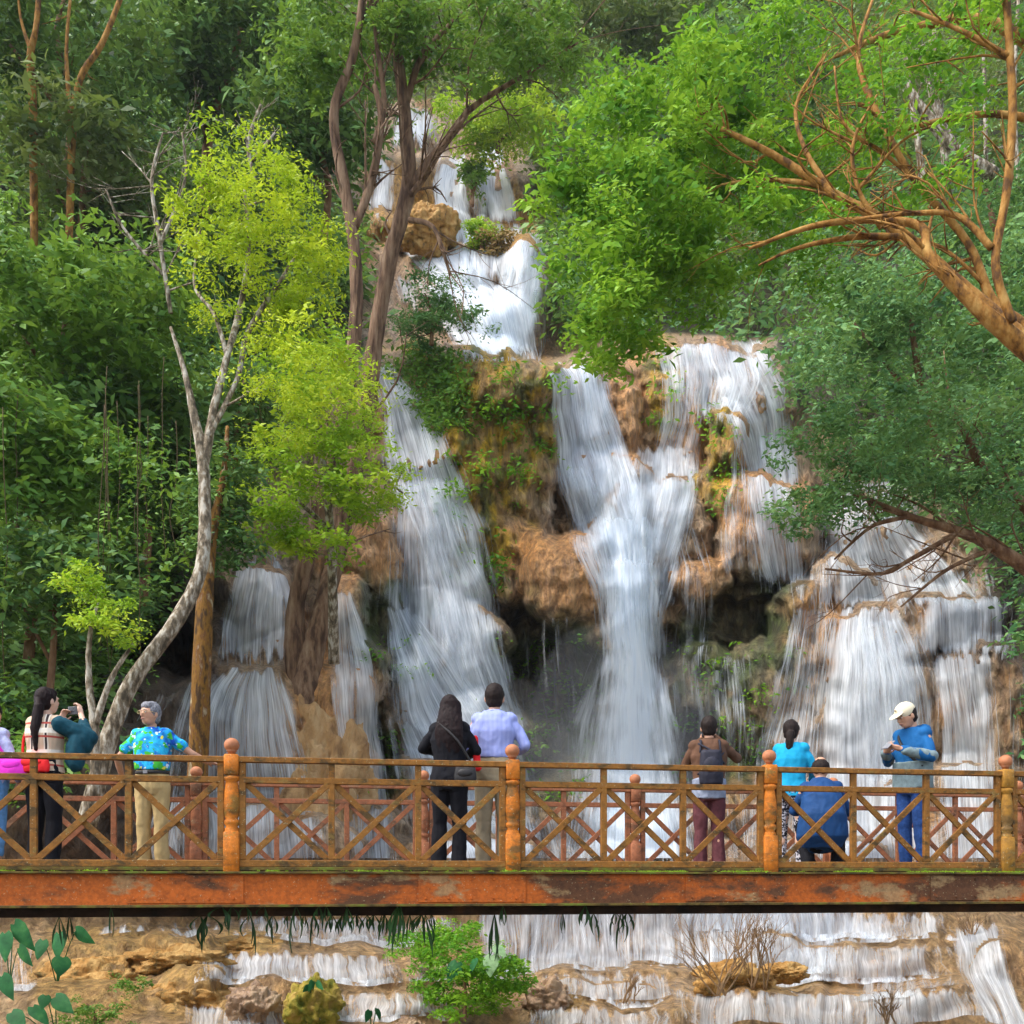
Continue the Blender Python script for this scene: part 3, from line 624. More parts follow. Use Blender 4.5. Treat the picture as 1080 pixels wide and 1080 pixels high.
tree('tree', 'twin trunked dark tree on the ledge, its tall trunks crossing the upper falls', 'tree', P(325, 720, 20.6), [
  [(322, 790, 20.1, 54), (322, 740, 20.25, 38), (326, 700, 20.4, 30), (336, 662, 20.5, 22), (346, 620, 20.7, 20), (358, 575, 21, 18), (372, 500, 21, 22), (388, 420, 21, 19), (397, 350, 21, 17), (412, 270, 21, 16), (430, 200, 21, 16), (428, 130, 21, 13), (420, 60, 21, 12), (422, 0, 21, 10), (418, -60, 21, 8)],
  [(316, 730, 20.4, 28), (312, 680, 20.4, 24), (312, 640, 20.4, 19), (322, 595, 20.3, 17), (348, 500, 20.2, 18), (368, 400, 20.2, 16), (376, 320, 20.2, 14), (372, 250, 20.2, 13), (362, 190, 20.2, 12), (352, 120, 20.2, 10), (372, 60, 20.2, 9), (382, 0, 20.2, 8), (384, -50, 20.2, 6)],
  [(428, 205, 21, 13), (452, 172, 21, 10), (478, 140, 20.8, 8), (500, 112, 20.6, 6), (560, 75, 20.4, 4), (610, 45, 20.2, 2)],
  [(424, 215, 21, 8), (446, 190, 20.8, 6), (470, 150, 20.6, 5), (490, 125, 20.4, 4)],
  [(432, 232, 20.9, 6), (455, 238, 20.6, 5), (466, 262, 20.5, 4), (475, 290, 20.5, 3)],
  [(395, 150, 20.4, 7), (405, 110, 20.4, 6), (398, 50, 20.4, 5), (392, 0, 20.4, 4)],
  [(374, 240, 20.2, 9), (392, 190, 20.2, 9), (402, 130, 20.2, 7), (395, 90, 20.2, 5)],
  [(428, 110, 21, 8), (445, 60, 21, 6), (480, 20, 21, 4)]],
  [(470, 15, 20.4, 90, 50, 1.4), (560, 55, 20.4, 70, 45, 1.2), (395, 20, 20.6, 60, 45, 1.2), (330, 50, 20.4, 40, 60, 1)],
  150, 55, .35, .15, L_mid, B_dark, twigs=.55, sub=8)
tree('tree', 'lime green leafy tree spreading low in front of the left ledge trunks', 'tree', P(372, 700, 19), [
  [(352, 700, 19.6, 12), (350, 600, 19, 10), (345, 520, 18.6, 8), (335, 450, 18.4, 5)], [(350, 560, 18.8, 6), (300, 520, 18.2, 4), (260, 520, 18, 3)], [(346, 520, 18.6, 6), (390, 500, 18.2, 4), (425, 520, 18, 2)]],
  [(345, 430, 18, 62, 55, 1.4), (300, 485, 18, 55, 35, 1.2), (270, 540, 17.6, 46, 30, 1), (375, 510, 17.8, 60, 38, 1.2), (325, 565, 17.8, 50, 22, 1), (330, 380, 18.4, 45, 30, 1)],
  190, 75, .26, .10, L_lime, B_grey, twigs=.5)
tree('mossy_tree', 'straight mossy brown trunk behind the far railing of the bridge', 'tree', P(212, 930, 12.6), [
  [(208, 960, 14.6, 24), (209, 820, 14.6, 22), (213, 700, 14.6, 20), (217, 620, 14.7, 17), (224, 560, 14.8, 12), (236, 500, 15, 7), (240, 450, 15.2, 4)]],
  [(236, 520, 15.2, 34, 40, .5), (228, 575, 15.1, 36, 26, .4)], 45, 60, .24, .12, L_dark, B_moss)
tree('sapling', 'small bright green sapling behind the woman taking a picture', 'sapling', P(98, 830, 13), [
  [(100, 840, 13, 11), (100, 770, 13, 10), (94, 720, 13, 7), (95, 670, 13, 5), (105, 630, 13, 3)], [(100, 765, 13, 9), (118, 715, 13, 6), (140, 680, 13, 3)]],
  [(100, 640, 13, 36, 34, .6), (130, 665, 12.9, 28, 22, .5), (90, 620, 13, 24, 24, .5)], 34, 60, .16, .07, L_lime, B_grey, twigs=.8)
specs = [ # hillside trees
 ('broad dark tree high in the upper left corner', L_dark, [(60, 40, 27, 110, 70, 3)], (70, 200, 28, 12), 110),
 ('dark evergreen with drooping sprays at the top centre left', L_dark, [(250, 50, 30, 110, 80, 3)], (215, 230, 31, 12), 120),
 ('olive green tree beneath the upper left corner trees', L_oliv, [(90, 170, 26, 90, 55, 2.4)], (80, 300, 27, 10), 80),
 ('dark glossy tree left of the tall dark trunks', L_dark, [(330, 130, 27, 60, 60, 2)], (340, 260, 28, 9), 70),
 ('leafy green tree bulging out above the left cliff', L_mid, [(70, 330, 18.5, 120, 75, 2.2), (140, 300, 19, 60, 40, 1.6)], (60, 480, 19.5, 12), 150),
 ('tree draped in vines along the left edge', L_mid, [(20, 480, 17, 60, 100, 1.8), (80, 500, 17.5, 50, 70, 1.4)], (30, 700, 17, 12), 120),
 ('dark shaded tree low on the left slope', L_dark, [(140, 460, 20, 70, 90, 2)], (150, 640, 20, 10), 110),
 ('dark leafy tree above the black hollow on the left', L_dark, [(60, 620, 16, 90, 60, 1.4)], (50, 760, 16, 9), 80),
 ('dense green tree behind the yellow green crown', L_dark, [(250, 440, 24, 50, 70, 1.6), (190, 420, 23, 40, 60, 1.4)], (240, 560, 24, 9), 70)]
for lab, m, sp, (tu, tv, td, tw), nc in specs:
    s0 = sp[0]; dd_ = s0[2]
    tree('hillside_tree', lab, 'tree', P(tu, tv, td), [[(tu, tv, td, tw), (tu+6, (tv+s0[1])/2, (td+dd_)/2, tw*.8), (s0[0], s0[1], dd_, tw*.5), (s0[0]+10, s0[1]-s0[4]*.7, dd_, 2)], [(tu+4, (tv+s0[1])/2+10, (td+dd_)/2, tw*.5), (s0[0]-s0[3]*.5, s0[1], dd_, 3)]],
         sp, nc, 60, .026*dd_, .0108*dd_ if dd_ < 22 else .0095*dd_, m, B_brown, twigs=.3)
# hanging vines over the left slope
tv_ = NT('vine'); M_vine = plain('dry_vine', (.09, .065, .03), .9)
vn = empty('hanging_vines', P(60, 420, 16), 'curtain of thin brown vines hanging down the left slope', 'vines')
b = MB(); lv = []
for i in range(14):
    u0 = random.uniform(-10, 200); v0 = random.uniform(360, 470); d0 = 15.6+random.uniform(-.5, .8); L = random.uniform(140, 330)
    pts = [P(u0+random.uniform(-3, 3)*k/3+2*math.sin(k+i), v0+L*k/6, d0) for k in range(7)]
    b.tube(pts, [.007]*6+[.003], 4, 3)
    for k in range(1, 7):
        if random.random() < .2: lv.append(np.array(pts[k]))
b.build('stems', M_vine, vn)
v, f = clumps(np.array(lv), .28, 40, .12, 1.4); np_mesh('foliage', v, f, L_mid, vn, smooth=False, attrs={'cl': ('FLOAT', CL)})
# bare broken trunks up left
def bare(label, paths, mat, name='bare_tree', twig=0, tl=.6):
    q = paths[0][0]; t = empty(name, P(*q[:3]), label, 'bare tree'); b = MB()
    for tr in paths:
        pts = [P(*q[:3]) for q in tr]; rr = [q[3]/2*q[2]/F for q in tr]; b.tube(pts, rr, 8, 5, .08)
        for _ in range(twig):
            i = random.randint(1, len(pts)-1); p = pts[i-1].lerp(pts[i], random.random()); 
            dr = Vector((random.uniform(-1, 1), random.uniform(-.6, .6), random.uniform(-.1, 1))).normalized()
            L = tl*random.uniform(.5, 1.2); e = p+dr*L; m = p+dr*L*.5+Vector((random.uniform(-.1, .1),)*3)
            r = min(rr[i]*.5, .02); b.tube([p, m, e], [r, r*.7, r*.3], 5, 3)
            for _ in range(2):
                d2 = (dr+Vector((random.uniform(-.8, .8), random.uniform(-.5, .5), random.uniform(-.3, .8)))).normalized()
                b.tube([m, m+d2*L*.4], [r*.5, r*.2], 4, 1)
    b.build('trunk', mat, t); return t
bare('broken orange brown trunk standing in the upper left corner', [[(36, 260, 25.5, 8), (35, 120, 25, 9), (32, 60, 24.5, 8), (38, 30, 24.3, 6), (42, -20, 24.3, 5)], [(33, 55, 24.5, 5), (22, 20, 24.5, 3), (18, -20, 24.5, 2)]], B_orange, 'broken_trunk')
bare('slanting orange trunk near the upper left', [[(72, 300, 25.5, 8), (76, 150, 25, 8), (84, 85, 24.6, 7), (108, 45, 24.5, 6), (134, -20, 24.5, 5)], [(76, 140, 24.8, 7), (70, 60, 24.6, 4), (74, 0, 24.5, 3)]], B_orange, 'slanting_trunk', 2, 1)
bare('leafless pale twiggy tree left of the yellow crown', [[(180, 330, 17, 5), (168, 250, 17, 5), (160, 190, 17, 4), (172, 140, 17, 2)], [(168, 260, 17, 4), (195, 190, 17, 3), (192, 140, 17, 2)], [(172, 290, 17, 4), (130, 240, 17, 3), (112, 200, 17, 2)]], B_grey, 'leafless_tree', 12, .8)
bare('leafless twigs above the yellow crown', [[(268, 190, 16, 5), (262, 150, 16, 4), (275, 110, 16, 2)], [(266, 170, 16, 4), (290, 140, 16, 2)]], B_grey, 'leafless_tree', 8, .6)
# --- right side
tree('overhanging_tree', 'big bright green tree reaching over the falls on orange limbs', 'tree', P(1290, 780, 12.5), [
  [(1300, 800, 12.5, 60), (1230, 560, 12.5, 46), (1150, 430, 12.5, 36), (1085, 366, 12.6, 21), (1040, 325, 12.8, 16), (1000, 290, 13, 14), (955, 250, 13.2, 12), (920, 226, 13.4, 11), (880, 205, 13.6, 9), (830, 172, 13.8, 8), (780, 145, 13.9, 6), (735, 125, 14.5, 4)],
  [(1120, 400, 12.4, 22), (1060, 350, 12.3, 19), (1025, 318, 12.3, 15), (980, 270, 12.4, 11), (972, 240, 12.6, 9), (925, 232, 12.8, 8), (860, 238, 13, 6), (790, 262, 13.4, 3)],
  [(1150, 430, 12.7, 22), (1080, 345, 12.8, 13), (1048, 320, 13, 11), (1020, 255, 13.2, 8), (965, 190, 13.4, 7), (925, 120, 13.6, 7), (905, 60, 13.8, 5), (920, 0, 14, 3)],
  [(1068, 340, 12.2, 10), (1050, 280, 12.2, 9), (1062, 200, 12.2, 9), (1068, 120, 12.2, 9), (1064, 40, 12.2, 8), (1058, -60, 12.2, 8)],
  [(1046, 262, 12.2, 8), (1010, 228, 12.3, 6), (960, 225, 12.5, 5), (900, 232, 12.8, 3)],
  [(905, 218, 13.5, 8), (860, 195, 13.7, 6), (800, 190, 14, 4), (760, 195, 14.2, 2)],
  [(880, 205, 13.6, 7), (850, 160, 13.8, 5), (840, 110, 14, 4), (870, 60, 14, 2)],
  [(1064, 60, 12.2, 7), (1020, 35, 12.3, 5), (960, 10, 12.5, 3)],
  [(955, 250, 13.2, 8), (900, 250, 13.1, 6), (840, 262, 13.2, 4), (800, 280, 13.4, 2)],
  [(965, 190, 13.4, 5), (930, 160, 13.4, 4), (890, 130, 13.4, 3), (880, 70, 13.4, 2)]],
  [(700, 130, 14.6, 105, 70, 1.5), (640, 200, 14.6, 75, 50, 1.3), (690, 250, 14.4, 95, 60, 1.4), (640, 300, 14.4, 55, 60, 1.1), (645, 350, 14.2, 50, 40, 1), (740, 295, 14.6, 60, 36, 1.1), (770, 90, 15.2, 80, 50, 1.1), (800, 170, 15.2, 60, 40, .8)],
  250, 75, .30, .125, L_over, B_orange, twigs=.45, sub=7)
tree('tree', 'loose bright lime foliage of the tree at the top right', 'tree', P(1330, 700, 14), [
  [(1330, 760, 14, 40), (1240, 420, 14.5, 30), (1180, 150, 15, 22), (1060, 30, 15, 12), (960, 30, 15, 8), (880, 60, 15, 4)], [(1180, 150, 15, 12), (1050, 120, 15, 7), (940, 140, 15, 4)]],
  [(850, 25, 15, 60, 34, 1), (760, 60, 15, 50, 40, 1), (940, 30, 15, 60, 28, 1), (880, 110, 15, 65, 50, 1), (830, 250, 15, 60, 40, .8), (820, 200, 15.2, 60, 40, .8), (1010, 40, 14, 50, 30, 1), (900, 170, 15, 60, 40, .8), (850, 290, 15, 50, 26, .8), (930, 215, 14.6, 40, 20, .5), (1040, 20, 12.5, 40, 30, .6), (880, 235, 13.2, 30, 16, .4), (930, 130, 13.3, 34, 24, .4), (990, 190, 12.8, 34, 22, .4), (1030, 110, 12.6, 30, 26, .4), (960, 70, 13.2, 40, 26, .5), (800, 215, 13.5, 44, 20, .4)],
  210, 45, .24, .10, L_brt, B_orange, twigs=.6)
bare('tangle of bare orange twigs inside the overhanging tree', [[(930, 240, 13.2, 7), (905, 200, 13.2, 5), (900, 150, 13.2, 4), (925, 100, 13.2, 2)], [(905, 200, 13.2, 4), (950, 150, 13.2, 3), (990, 130, 13.2, 2)], [(900, 150, 13.2, 3), (860, 130, 13.2, 2), (835, 110, 13.2, 1)], [(960, 200, 13.2, 4), (1000, 180, 13.2, 2), (1030, 150, 13.2, 2)]], B_orange, 'bare_branches', 12, .6)
tree('tree', 'blue green tree spreading low before the right falls', 'tree', P(1240, 760, 17), [
  [(1250, 800, 17, 30), (1180, 680, 17, 24), (1100, 612, 17, 17), (1050, 578, 17, 13), (1010, 560, 17, 10), (960, 545, 17, 7), (900, 520, 17, 4)],
  [(1180, 680, 17, 16), (1090, 545, 17, 12), (1040, 500, 17, 9), (1010, 440, 17, 7), (990, 410, 17, 4)],
  [(1010, 562, 17, 6), (960, 590, 16.8, 5), (930, 605, 16.8, 4), (870, 600, 16.8, 2)],
  [(1050, 578, 17, 6), (1000, 600, 16.8, 4), (950, 640, 16.8, 2)], [(960, 545, 17, 5), (920, 555, 17, 4), (880, 590, 17, 2)]],
  [(882, 492, 17, 60, 42, 1.5), (930, 440, 17, 80, 40, 1.5), (1000, 480, 17, 85, 55, 1.6), (1060, 430, 17, 60, 40, 1.4), (860, 540, 17, 42, 28, 1), (1050, 530, 17, 55, 30, 1.2), (940, 505, 17, 60, 36, 1.4), (866, 452, 17, 34, 24, 1)],
  200, 80, .30, .10, L_blue, B_brown, twigs=.6, sub=6)
tree('hillside_tree', 'soft blue green tree midway up the right slope', 'tree', P(990, 480, 24), [[(990, 480, 24, 10), (970, 400, 23, 8), (960, 330, 22.5, 5)], [(980, 440, 23.5, 7), (900, 340, 23, 3)]],
  [(900, 350, 22.5, 80, 50, 2), (990, 320, 22.5, 80, 50, 2), (1060, 370, 22, 60, 50, 2), (880, 290, 23, 50, 34, 1.5)], 120, 80, .48, .15, L_blue, B_brown, twigs=.3)
tree('hillside_tree', 'green tree on the upper right slope beneath the fallen trunks', 'tree', P(1060, 300, 26), [[(1060, 330, 26, 10), (1050, 250, 25, 7), (1040, 200, 25, 4)]],
  [(1040, 215, 25, 70, 40, 2), (1080, 280, 24, 50, 50, 2)], 90, 80, .45, .13, L_blue, B_brown, twigs=.3)
tree('hillside_tree', 'dark grey green tree filling the top right corner', 'tree', P(1000, 200, 34), [[(1000, 200, 34, 9), (990, 100, 34, 7), (985, 30, 34, 4)]],
  [(970, 50, 34, 110, 60, 3), (1060, 120, 32, 60, 60, 2)], 80, 60, .6, .18, L_oliv, B_grey, twigs=.3)
bare('pale fallen trunk leaning on the upper right slope', [[(1050, 185, 24, 14), (1010, 160, 24, 13), (980, 125, 24, 11), (960, 95, 24, 6)], [(1010, 160, 24, 8), (985, 110, 24, 6), (975, 60, 24, 3)], [(975, 200, 24, 9), (965, 130, 24, 6), (955, 60, 24, 4)]], B_grey, 'fallen_trunk', 3, 1)
for lab, sp in (('thin pale stem standing right of the fallen trunk', [(1040, 170, 27, 5), (1038, 80, 27, 4), (1036, 0, 27, 3)]), ('thin pale stem at the right edge near the top', [(1074, 200, 27, 5), (1070, 100, 27, 4), (1074, 0, 27, 3)])):
    bare(lab, [sp], B_grey, 'thin_bare_tree', 4, .8)
for lab, m, sp, nc in (('far grey green tree above the topmost fall', L_oliv, [(560, 40, 50, 90, 50, 4)], 70), ('far dark tree right of the top centre', L_oliv, [(690, 20, 50, 80, 45, 4)], 60), ('far tree left of the topmost fall', L_dark, [(400, 60, 52, 50, 50, 3)], 40), ('far dark tree above the overhanging tree', L_dark, [(820, 40, 46, 90, 60, 4)], 60)):
    s0 = sp[0]; tree('far_tree', lab, 'tree', P(s0[0], s0[1]+70, s0[2]+1), [[(s0[0], s0[1]+80, s0[2]+1, 7), (s0[0]+4, s0[1]+20, s0[2], 5), (s0[0], s0[1]-30, s0[2], 3)]], sp, nc, 60, 1.0, .32, m, B_grey, twigs=.3, group=None)
# shrubs on the falls
def bush(name, label, spec, n, nl, cs, ls, m, stem=None, kw={}):
    s = spec[0]; base = P(s[0], s[1]+s[4]*.8, s[2]); return tree(name, label, 'bush', base, [[(s[0], s[1]+s[4], s[2], 5), (s[0], s[1], s[2], 3), (s[0]-s[3]*.2, s[1]-s[4]*.6, s[2], 1.5)], [(s[0], s[1]+s[4]*.6, s[2], 3), (s[0]+s[3]*.5, s[1]-s[4]*.2, s[2], 1.5)]], spec, n, nl, cs, ls, m, B_brown, twigs=.4, kw=kw)
bush('shrub', 'green bushy tree on top of the mossy buttress between the falls', [(455, 330, 27.5, 34, 34, 1), (470, 310, 27.5, 30, 24, 1), (430, 345, 27.5, 26, 24, .8), (500, 335, 27.4, 22, 14, .6)], 60, 80, .35, .11, L_blue)
bush('bamboo_bush', 'feathery yellow green bush beside the topmost fall', [(525, 135, 48, 48, 26, 2), (500, 130, 48, 34, 20, 2), (560, 130, 48, 30, 24, 2)], 70, 90, .7, .22, L_lime)
bush('shrub', 'small round yellow green bush under the right upper fall', [(508, 245, 43, 16, 17, .8)], 18, 90, .35, .18, L_lime)
bush('shrub', 'thin green bush between the two upper falls', [(498, 195, 49, 10, 22, .7)], 14, 80, .4, .2, L_mid)
bush('shrub', 'dry brown bush on the rocks beside the upper fall', [(530, 262, 43, 20, 16, .8)], 16, 80, .35, .16, mat_leaf('leaf_dry', [(.10, .05, .015), (.22, .12, .04), (.35, .22, .08)], .2))
# below the bridge
bush('shrub', 'leafy green shrub growing in the cascade under the bridge', [(490, 1035, 12.3, 62, 42, .7), (440, 1000, 12.8, 36, 22, .6), (530, 1030, 12.1, 36, 26, .5), (470, 985, 13, 40, 14, .5)], 150, 80, .13, .055, L_brt)
bush('shrub', 'dark green weeds on the ochre rock at bottom left', [(100, 1070, 11.4, 44, 20, .3), (140, 1040, 12, 20, 16, .2)], 34, 60, .09, .04, L_mid)
M_taro = mat_noise('taro_leaf', [(.3, (.008, .07, .02)), (.55, (.02, .13, .035)), (.7, (.05, .19, .05))], 6, .6, .3, spec=.2)
def bigleaf(b, base, tip, w, curl=.12):
    a = Vector(base); e = Vector(tip); ax = e-a; L = ax.length; ax.normalize(); s = Matrix.Rotation(random.uniform(-.9, .9), 3, ax)@ax.cross(Vector((0, -1, .35))).normalized(); n = s.cross(ax)
    prof = [(-.12, .42), (0, .78), (.2, 1.0), (.45, .86), (.7, .52), (.88, .22), (1, .0)]
    v = []; 
    for (t_, k) in prof:
        c = a+ax*L*t_-n*curl*L*t_*t_
        cc = c if t_ >= 0 else a
        v += [c+s*w*k*.5-n*.08*w*k, cc, c-s*w*k*.5-n*.08*w*k]
    f = []
    for i in range(len(prof)-1):
        for k in (0, 1): f.append((i*3+k, (i+1)*3+k, (i+1)*3+k+1, i*3+k+1))
    b.add(v, f)
def taro(label, base, lvs, pale=None):
    K_ = 1.19; base = (base[0], base[1], base[2]*K_); lvs = [(a, b, c, d, e*K_, f) for a, b, c, d, e, f in lvs]
    t = empty('taro_plant', P(*base), label, 'plant'); s = MB()
    for i, (u, v, u2, v2, d, w) in enumerate(lvs):
        a = P(u, v, d); e = P(u2, v2, d-.12)
        m = P(*base).lerp(a, .6)+Vector((0, 0, .06)); s.tube([P(*base), m, a], [.008, .006, .005], 5, 4)
        b = MB(); bigleaf(b, a, e, w*.85*d/F); b.build('leaf', pale if (pale and i % 2) else M_taro, t)
    s.build('stems', M_taro, t)
M_pale = plain('pale_leaf', (.22, .38, .18), .5)
taro('big leaved taro plant on the ochre rocks at the left', (60, 1040, 10.8), [(62, 985, 58, 1012, 10.6, 26), (80, 982, 98, 996, 10.6, 20), (66, 1010, 62, 1030, 10.5, 24), (45, 992, 38, 1012, 10.6, 18)])
taro('taro plant at the left edge under the bridge', (10, 1040, 10.6), [(15, 975, 34, 1004, 10.3, 26), (5, 985, 3, 1015, 10.3, 24), (20, 1000, 32, 1020, 10.2, 20), (2, 1030, 12, 1055, 10, 22)])
taro('blue green taro leaves in the bottom left corner', (60, 1100, 9.4), [(58, 1052, 76, 1068, 9.4, 22), (35, 1062, 52, 1080, 9.3, 20), (12, 1068, 26, 1082, 9.3, 22), (48, 1050, 44, 1064, 9.3, 16)])
taro('pale spotted taro leaves on the shrub under the bridge', (500, 1060, 10.1), [(482, 1015, 472, 1036, 9.9, 20), (518, 1008, 516, 1030, 9.9, 22), (500, 1012, 495, 1026, 9.9, 16), (522, 998, 534, 1008, 9.9, 16)], M_pale)
taro('tiny plant on the wet boulder below the bridge', (328, 1055, 9.9), [(330, 1035, 326, 1046, 9.8, 9), (334, 1036, 340, 1044, 9.8, 9), (326, 1040, 320, 1046, 9.8, 8)])
taro('small blue green plant at the bottom edge', (392, 1095, 9.3), [(390, 1066, 386, 1078, 9.2, 10), (398, 1064, 402, 1076, 9.2, 9)])
M_twig = plain('dry_twig', (.30, .19, .10), .9)
def drybush(label, base, n, L, spread, d=None):
    base = (base[0], base[1], base[2]*1.19); L *= 1.19
    t = empty('dry_bush', P(*base), label, 'dry bush'); b = MB(); o = P(*base)
    def br(p, dr, L, r, dep):
        e = p+dr*L; m = p+dr*L*.5+Vector((random.uniform(-1, 1), random.uniform(-1, 1), 0))*L*.08
        b.tube([p, m, e], [r, r*.8, r*.5], 5, 3)
        if dep > 0:
            for _ in range(3):
                d2 = (dr+Vector((random.uniform(-.6, .6), random.uniform(-.4, .4), random.uniform(-.2, .5)))).normalized()
                br(p.lerp(e, random.uniform(.45, 1)), d2, L*random.uniform(.45, .75), r*.55, dep-1)
    for _ in range(n):
        br(o+Vector((random.uniform(-.1, .1), 0, 0)), Vector((random.uniform(-spread, spread), random.uniform(-.3, .3), 1)).normalized(), L*random.uniform(.4, .6), .012, 3)
    b.build('twigs', M_twig, t)
drybush('leafless brown bush in the cascade under the bridge', (762, 1050, 11), 8, 1.0, .9)
drybush('upright dry stems beside the leafless bush', (800, 1045, 11.2), 7, .9, .35)
drybush('clump of dead stems on the water left of the leafless bush', (662, 1058, 11), 4, .42, .4)
drybush('thin dry bush at the bottom edge on the right', (940, 1085, 10), 5, .4, .6)
drybush('dry grass tuft on the rock at the far right', (1026, 990, 13), 7, .35, .5)
# ochre boulders (things)
M_och = mat_noise('ochre_rock', [(.32, (.12, .08, .02)), (.46, (.38, .19, .045)), (.62, (.52, .32, .11))], 5, .75, 1.0, 18, (1, 1, .6), .06)
M_wet = mat_noise('wet_rock', [(.32, (.12, .07, .04)), (.5, (.36, .22, .12)), (.68, (.5, .36, .22))], 5, .35, 1.0, 16, (1, 1, .5), .06, spec=.6)
M_tanr = mat_noise('tan_travertine', [(.32, (.26, .14, .06)), (.5, (.50, .29, .12)), (.68, (.62, .42, .22))], 3, .6, 1.0, 14, (1, 1, .4), .08)
M_mossr = mat_noise('mossy_rock', [(.35, (.10, .12, .01)), (.5, (.30, .24, .03)), (.65, (.45, .30, .08))], 7, .85, 1.0, 20, (1, 1, .6), .05)
def boulder(label, u, v, d, ru, rv, m, seed, rd=None):
    c = P(u, v, d); bm = bmesh.new(); bmesh.ops.create_icosphere(bm, subdivisions=5, radius=1)
    co = np.array([q.co for q in bm.verts]); nn = 1+.34*fbm(co[:, 0]*1.6+seed, co[:, 1]*1.6, co[:, 2]*1.6, 4)+.12*fbm(co[:, 0]*6+seed, co[:, 1]*6, co[:, 2]*6, 3)
    sx, sz = ru*d/F, rv*d/F; sy = rd or (sx+sz)/2
    for q, k in zip(bm.verts, nn): q.co = Vector((q.co.x*k*sx, q.co.y*k*sy, q.co.z*k*sz))
    me = bpy.data.meshes.new('boulder'); bm.to_mesh(me); bm.free(); me.polygons.foreach_set('use_smooth', [True]*len(me.polygons)); me.materials.append(m)
    o = bpy.data.objects.new('boulder', me); o.location = c; link(o); tag(o, label, 'rock')
for i, (lab, *a) in enumerate([
  ('large ochre boulder at the far left under the bridge', 100, 1040, 11.3, 56, 28, M_och), ('ochre boulder right of the taro plant', 185, 1014, 11.6, 54, 18, M_och), ('lumpy ochre boulder beneath the others, lower left', 195, 1054, 10.9, 48, 22, M_och),
  ('low ochre rock just under the bridge girder', 262, 1000, 12.5, 40, 11, M_och), ('brown rock splitting the cascade, left one', 268, 1062, 10.2, 26, 24, M_wet), ('moss topped rock splitting the cascade, right one', 330, 1064, 10.1, 28, 30, M_mossr),
  ('ochre rock beneath the leafless brown bush', 772, 1034, 11.5, 40, 20, M_och), ('flat ochre rock right of the leafless bush', 828, 1026, 11.8, 24, 10, M_och), ('wet tan rock right of the green shrub', 578, 1052, 10.9, 24, 20, M_wet),
  ('big yellow boulder on the upper tier behind the dark trunk', 453, 243, 43, 29, 21, M_och), ('small wet rock at the bottom edge', 432, 1083, 10, 14, 9, M_wet), ('tan rock mound carrying the twin trunked tree', 338, 838, 20.6, 58, 92, M_tanr)]): boulder(lab, a[0], a[1], a[2]*(1.19 if a[2] < 15 else 1), *a[3:], seed=i*3.7)
# ================================================================ footbridge
A0 = Vector((-2.26, 8.40, 0)); dirb = Vector((6.805, 1.16, 0)).normalized(); perp = Vector((-dirb.y, dirb.x, 0))
SP = 2.30; BW = 2.32
def BP(t, w, z): return A0+dirb*t+perp*w+Vector((0, 0, z))
def rustmat(name, a, b_, c3, sc=2.2, pale=True, st=(1, 1, 2), lo=.38, br=False):
    t = NT(name); o = t.obj(); n = t.noise(t.map(o, st), sc, 6, .68, .3); n2 = t.noise(o, 24, 6, .7); n3 = t.noise(t.map(o, (1.2, 1, 2.4)), sc*.9, 5, .65)
    if br:
        x = t.n('ShaderNodeSeparateXYZ', {0: o}).outputs[0]
        n = t.math('SUBTRACT', n, t.n('ShaderNodeMapRange', {0: x, 1: -1.0, 2: 2.5, 3: 0.0, 4: .06}).outputs[0])
    c = t.ramp(n, [(lo, a), (lo+.09, b_), (lo+.2, tuple(k*1.12 for k in b_))])
    m = t.ramp(n3, [(.58, 0.0), (.64, .8)]); c = t.mix(c, c3, m)
    sp = t.ramp(t.noise(o, 60, 3), [(.66, 0.0), (.70, .7)]); c = t.mix(c, (.55, .5, .3), sp)
    c = t.mix(c, t.ramp(n2, [(.3, .45), (.6, 1.1)]), .8, 'MULTIPLY')
    return t.end(t.bsdf(c, .7, .35, t.bump(n2, .5, .01)))
M_gird = rustmat('rusty_orange_paint', (.13, .05, .018), (.50, .11, .010), (.40, .25, .11), 1.7, st=(.6, 1, 1.6), lo=.39, br=True)
M_gird2 = mat_noise('dark_rust', [(.35, (.012, .008, .006)), (.6, (.05, .025, .015)), (.75, (.12, .05, .02))], 4, .8, .6)
M_flange = mat_noise('mossy_flange', [(.38, (.05, .035, .012)), (.52, (.14, .09, .02)), (.64, (.13, .16, .02))], 7, .85, .5)
M_post = rustmat('orange_post_paint', (.22, .10, .02), (.58, .17, .012), (.30, .17, .03), 3.5)
M_postb = rustmat('brown_post_paint', (.20, .11, .03), (.36, .17, .02), (.30, .20, .05), 4)
M_rail = rustmat('mossy_rail_wood', (.09, .05, .012), (.27, .11, .015), (.24, .15, .035), 5.5)
M_far = rustmat('red_brown_rail_paint', (.17, .075, .035), (.34, .12, .05), (.30, .16, .08), 4)
M_ball = plain('terracotta', (.42, .16, .07), .6)
M_deck = mat_noise('weathered_deck', [(.35, (.05, .03, .02)), (.6, (.14, .09, .05))], 6, .85, .5)
br = empty('footbridge', BP(3.4, BW/2, .06), 'orange and rust painted footbridge with crossed wooden railings', 'bridge')
deckz = .075
b = MB()
tmin, tmax = -6.5, 15
k = tmin
while k < tmax:   # planks
    b.beam(BP(k+.07, .02, deckz-.025), BP(k+.07, BW-.02, deckz-.025), .135, .04, Vector((0, 0, 1))); k += .145
b.build('deck', M_deck, br, False)
